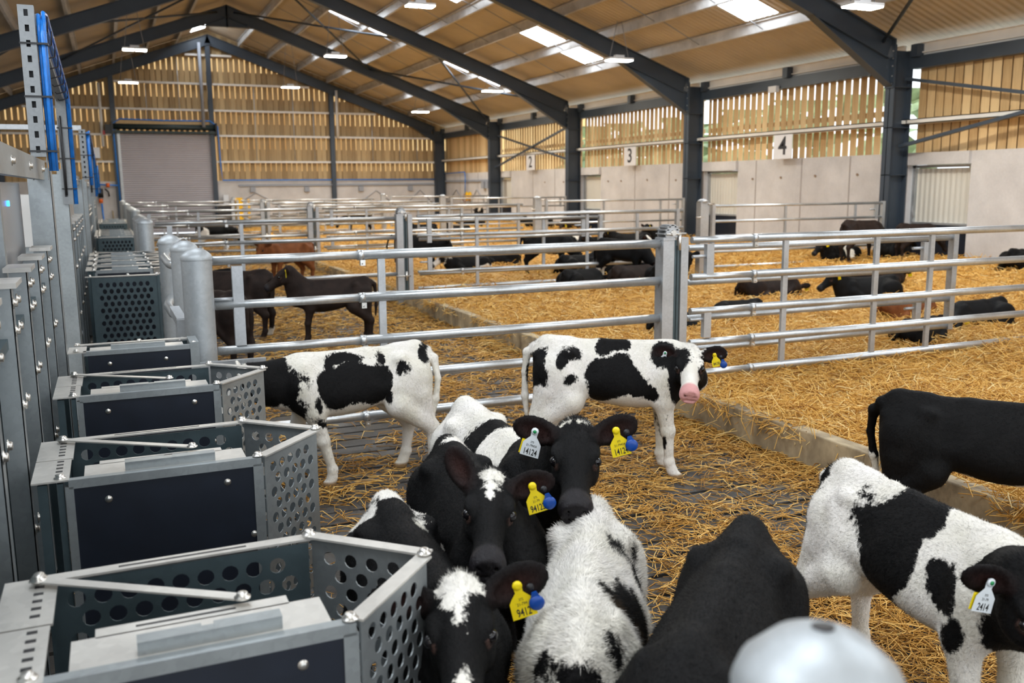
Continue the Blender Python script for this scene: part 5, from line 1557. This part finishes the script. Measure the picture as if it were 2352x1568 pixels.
calf('fluffy white calf with dark saddle patches, seen from above, rump towards the pen', 1.03, 1.92, -121, .88,
     poll=(.56, .06, .50), nose=(.35, .1, -.93), base='w', vox=NEAR, tail='down', belly=.06, fur=110000, flen=.024,
     spots=[(.16, .0, .75, .03, .05, .05), (.13, .04, .74, .04, .06, .06), (.09, .09, .70, .045, .07, .08), (.04, .14, .61, .06, .06, .10), (.0, .16, .50, .06, .06, .10), (-.16, .06, .74, .035, .05, .05), (-.20, .125, .66, .035, .04, .07), (-.26, .10, .70, .03, .03, .03), (.36, .07, .70, .06, .05, .06), (.44, -.04, .66, .04, .08, .06), (.40, .10, .55, .06, .05, .06), (.30, .13, .6, .03, .04, .05)],
     dirt=[(.15, .07, .72, .06, .06, .06), (.11, .13, .63, .05, .05, .06)])
calf('large black calf seen from above in the bottom centre, rump raised', 1.14, 1.54, -138, .95,
     poll=(.60, .02, .60), nose=(.5, 0, -.86), base='b', vox=NEAR, tail='down', belly=.05, spots=[], fur=FUR + 20000)
calf('black and white calf at the lower right with an ear tag beginning 24', 2.10, 1.83, -94, .89,
     pollw=(1.95, 1.41, .67), nosew=(-.15, -.75, -.62), base='w', vox=NEAR, tail='down', ear=(.2, .1), legs={'HL': (-.02, .03), 'HR': (-.12, -.02)}, fur=FUR + 20000, flen=.013,
     spots=[(-.06, .0, .62, .16, .25, .20), (-.05, 0, .72, .20, .12, .10), (-.47, -.09, .64, .07, .09, .17), (.02, .14, .50, .05, .06, .10), (-.475, 0, .66, .045, .09, .18), (.20, -.12, .62, .06, .07, .075), (.24, -.12, .50, .05, .06, .07), (.40, 0, .54, .12, .18, .15), (.53, .0, .6, .16, .25, .2), ('h', .08, 0, -.02, .34, .34, .28)],
     dirt=[(-.33, -.12, .66, .06, .06, .08)], tags=[('R', 'white', '372|21-79|2414', False, 1.0)])
calf('black calf with white feet and white tail tip, beside the kerb at the right edge', 3.29, 2.60, -46, .90,
     poll=(.60, .0, .62), nose=(.7, 0, -.7), base='b', vox=NEAR, tail='side', fur=FUR, spots=[(.0, 0, .40, .30, .12, .05), (.27, .1, .12, .1, .06, .22), (.27, -.1, .12, .1, .06, .22), (-.38, .1, .12, .15, .08, .22), (-.38, -.1, .12, .15, .08, .22), (-.49, .08, .36, .06, .05, .10)])
# ---- second pen
MID = .013
calf('dark brown calf side on behind the near gate, head raised with a yellow tag', 2.02, 9.3, 172, .86, poll=(.50, .04, .92), nose=(.86, .0, -.5), kind='brown', vox=MID, legs={'FL': (.03, 0), 'HL': (-.03, 0)}, tags=[('L', 'yellow')], tail='down')
calf('dark brown calf with a white hind foot, standing further behind the nearest round post', 1.16, 10.2, 148, .92, poll=(.62, 0, .70), nose=(.7, 0, -.7), kind='brown', vox=MID, tail='side', spots=[(-.2, .02, .41, .12, .1, .06), (-.38, -.1, .06, .1, .08, .09)])
calf('dark brown calf rump just right of the nearest round post, nearest of the two there', .80, 8.5, 118, .90, poll=(.6, 0, .62), nose=(.7, 0, -.7), kind='brown', vox=MID, tail='down')
calf('red brown calf standing by the third square post, head turned left', 2.66, 15.3, 205, .92, poll=(.62, .12, .78), nose=(.72, .2, -.66), kind='red', vox=MID, legs={'FL': (.03, 0), 'HR': (.1, 0)}, pink=True, tail='down')
# ---- standing on the straw
FAR = .018
def st(label, x, y, yaw, **k):
    k.setdefault('vox', FAR); k.setdefault('s', .84); k.setdefault('eyes', False)
    return calf(label, x, y, yaw, z=bz(x, y) - .03, **k)
LEGW = [(.27, .1, .12, .1, .06, .18), (.27, -.1, .12, .1, .06, .18), (-.40, .1, .12, .15, .08, .18), (-.40, -.1, .12, .15, .08, .18)]
st('black calf with white feet behind the second square gate post, tail lifted', 4.72, 14.8, -8, poll=(.60, 0, .66), nose=(.6, 0, -.8), tail='up', spots=LEGW)
st('black calf grazing the straw, head down, left of the middle pen group', 6.5, 13.5, -20, poll=(.62, -.05, .40), nose=(.45, 0, -.9), spots=[(.1, -.1, .40, .05, .05, .04)], tags=[('L', 'yellow'), ('R', 'white')])
st('black calf with white hind legs standing among the lying calves', 6.85, 11.7, -50, poll=(.60, 0, .40), nose=(.4, 0, -.9), spots=[LEGW[2], LEGW[3], (-.45, 0, .66, .04, .06, .06)])
st('dark brown calf standing beside the column next to the sign numbered 4', 11.1, 11.4, 0, kind='brown', poll=(.60, 0, .50), nose=(.5, 0, -.85), spots=[(.3, .0, .42, .06, .12, .05)])
st('second dark brown calf, at the door right of that column', 11.75, 10.9, -10, s=.74, kind='brown', poll=(.6, .0, .5), nose=(.6, 0, -.8), tags=[('L', 'yellow')])
st('distant black calf side on in front of the gable wall', 6.75, 27.0, 178, poll=(.62, 0, .60), nose=(.6, 0, -.8), tail='down', spots=[LEGW[3]], tags=[('L', 'yellow')])
calf('distant black and white calf near the roller door, hind leg white', 2.45, 24.6, 10, .9, poll=(.6, 0, .6), nose=(.5, 0, -.8), base='b', vox=FAR, eyes=False, spots=[(-.4, 0, .3, .2, .3, .35), (.3, 0, .15, .2, .2, .2), (-.3, 0, .5, .1, .3, .2)])
st('distant black and white calf in the back corner pen, facing away', 10.6, 27.0, 70, poll=(.6, 0, .6), nose=(.5, 0, -.8), spots=[(-.4, 0, .72, .12, .06, .2), (-.4, .1, .2, .2, .1, .25)])
calf('dark calf partly hidden behind the second set of round posts', .95, 16.2, 100, .9, poll=(.6, 0, .6), nose=(.5, 0, -.8), vox=FAR, eyes=False, spots=[(-.4, -.1, .1, .2, .1, .2)])
calf('black and white calf behind the stall wedges beyond the near passage', .95, 11.5, 180, .8, poll=(.6, 0, .6), nose=(.5, 0, -.8), base='b', vox=FAR, eyes=False, spots=[(.2, 0, .55, .1, .3, .3), ('h', .1, 0, 0, .1, .05, .1)])
# ---- lying calves
def ly(label, x, y, yaw, **k):
    k.setdefault('vox', FAR); k.setdefault('s', .84); k.setdefault('eyes', False)
    return calf(label, x, y, yaw, z=bz(x, y) - .05, lie=True, **k)
UP = dict(poll=(.54, 0, .46), nose=(.85, 0, -.52)); DN = dict(poll=(.52, .14, .20), nose=(.5, .8, -.3)); CURL = dict(poll=(.46, .26, .22), nose=(-.6, .75, -.25))
ly('white faced calf lying behind the second square post', 5.55, 14.7, 190, poll=(.56, 0, .42), nose=(.8, -.2, -.5), spots=[('h', .1, 0, -.05, .3, .06, .2), (-.3, 0, .1, .2, .4, .12)])
ly('black calf lying stretched out left of the grazing calf', 6.4, 15.4, 185, **DN)
ly('white faced calf lying beyond the grazing calf', 8.9, 17.7, -30, **UP, spots=[('h', .1, 0, -.05, .3, .2, .2), (.4, 0, .4, .14, .3, .2), (.0, 0, .1, .5, .4, .08)])
ly('black calf lying with a pink ear tag beyond the middle pen', 9.55, 17.4, 200, **UP, tags=[('L', 'pink')])
ly('black calf lying just right of the one with the pink tag', 10.0, 16.8, 150, **UP, tags=[('L', 'yellow')])
ly('black calf with a white face patch lying behind the white legged calf', 9.2, 15.6, -60, **UP, spots=[('h', .05, 0, 0, .1, .05, .1)])
ly('black calf lying head up just right of the grazing calf', 6.8, 13.0, 15, **UP, tags=[('L', 'yellow')])
ly('black calf lying flat in the straw below the grazing calf', 6.0, 11.35, 20, **DN)
ly('black calf with a yellow tag lying left of the white legged calf', 7.15, 12.6, -40, **UP, tags=[('L', 'yellow')])
ly('dark brown calf lying at the feet of the white legged calf', 6.75, 11.2, 10, kind='brown', **DN)
ly('black and white calf lying head up left of the near square post', 7.7, 11.95, -10, poll=(.5, 0, .46), nose=(.4, .8, -.4), spots=[(.0, -.15, .3, .1, .15, .2), (-.2, 0, .2, .08, .3, .2)])
ly('black calf curled low in the straw just left of the near square post', 7.1, 10.9, 30, **CURL)
ly('black calf with a yellow tag lying beyond the second gate line, far right', 11.4, 17.9, 200, **UP, tags=[('L', 'yellow')])
ly('distant black calf lying head up beneath the sign numbered 3', 11.7, 24.9, 170, **UP, tags=[('L', 'yellow')])
ly('distant dark brown calf lying flat beneath the sign numbered 3', 12.0, 23.4, 190, kind='brown', **DN, tags=[('L', 'yellow')])
ly('distant black calf lying flat behind the far overlapping gates', 10.9, 28.4, 180, **DN)
ly('distant black and white calf lying under the far gate rails', 8.3, 25.6, 160, **UP, spots=[('h', .05, 0, 0, .1, .05, .1), (0, 0, .1, .3, .4, .1)], tags=[('L', 'yellow')])
ly('distant black calf with a white muzzle lying at the far rails', 9.3, 25.4, 200, **UP, spots=[('h', .2, 0, 0, .1, .1, .1)])
ly('black calf with a white crown lying at the wall, yellow tagged', 11.1, 11.9, 190, **UP, spots=[('h', -.02, 0, 0, .06, .05, .08), (-.1, 0, .2, .1, .4, .2)], tags=[('L', 'yellow')])
ly('black and white calf lying in front of the brown calf by the column', 11.7, 11.3, 15, **UP, spots=[('h', .05, 0, 0, .06, .03, .06), (-.1, 0, .05, .3, .4, .1)], tags=[('R', 'yellow')])
ly('dark brown calf with a yellow tag lying flat behind the left of the right gate', 7.5, 9.2, -10, kind='brown', **DN, tags=[('R', 'yellow')])
ly('black calf lying head up with a yellow tag, in front of a dark brown one', 8.3, 8.4, 170, **UP, tags=[('L', 'yellow')])
ly('dark brown calf lying behind the black calf whose head is up', 9.0, 9.0, -10, kind='brown', poll=(.52, .1, .30), nose=(.6, .5, -.5), tags=[('R', 'yellow')])
ly('red brown calf curled in the straw behind the right hand gate', 7.6, 7.1, -15, kind='red', **CURL, s=.62)
ly('black calf curled in the straw just right of the near square post', 6.25, 8.2, 170, **CURL, s=.6)
ly('black calf mostly hidden behind the near square post', 5.05, 7.6, 10, **DN, s=.62)
ly('black calf lying behind the uprights of the right hand gate', 6.65, 6.05, 15, **CURL, tags=[('R', 'white')], s=.72)
ly('black calf with a yellow tag lying alone at the right edge of the straw', 7.75, 6.4, 178, **DN, tags=[('L', 'yellow')], s=.78)
ly('black calf lying against the concrete wall at the far right edge', 11.75, 9.0, 10, **DN)
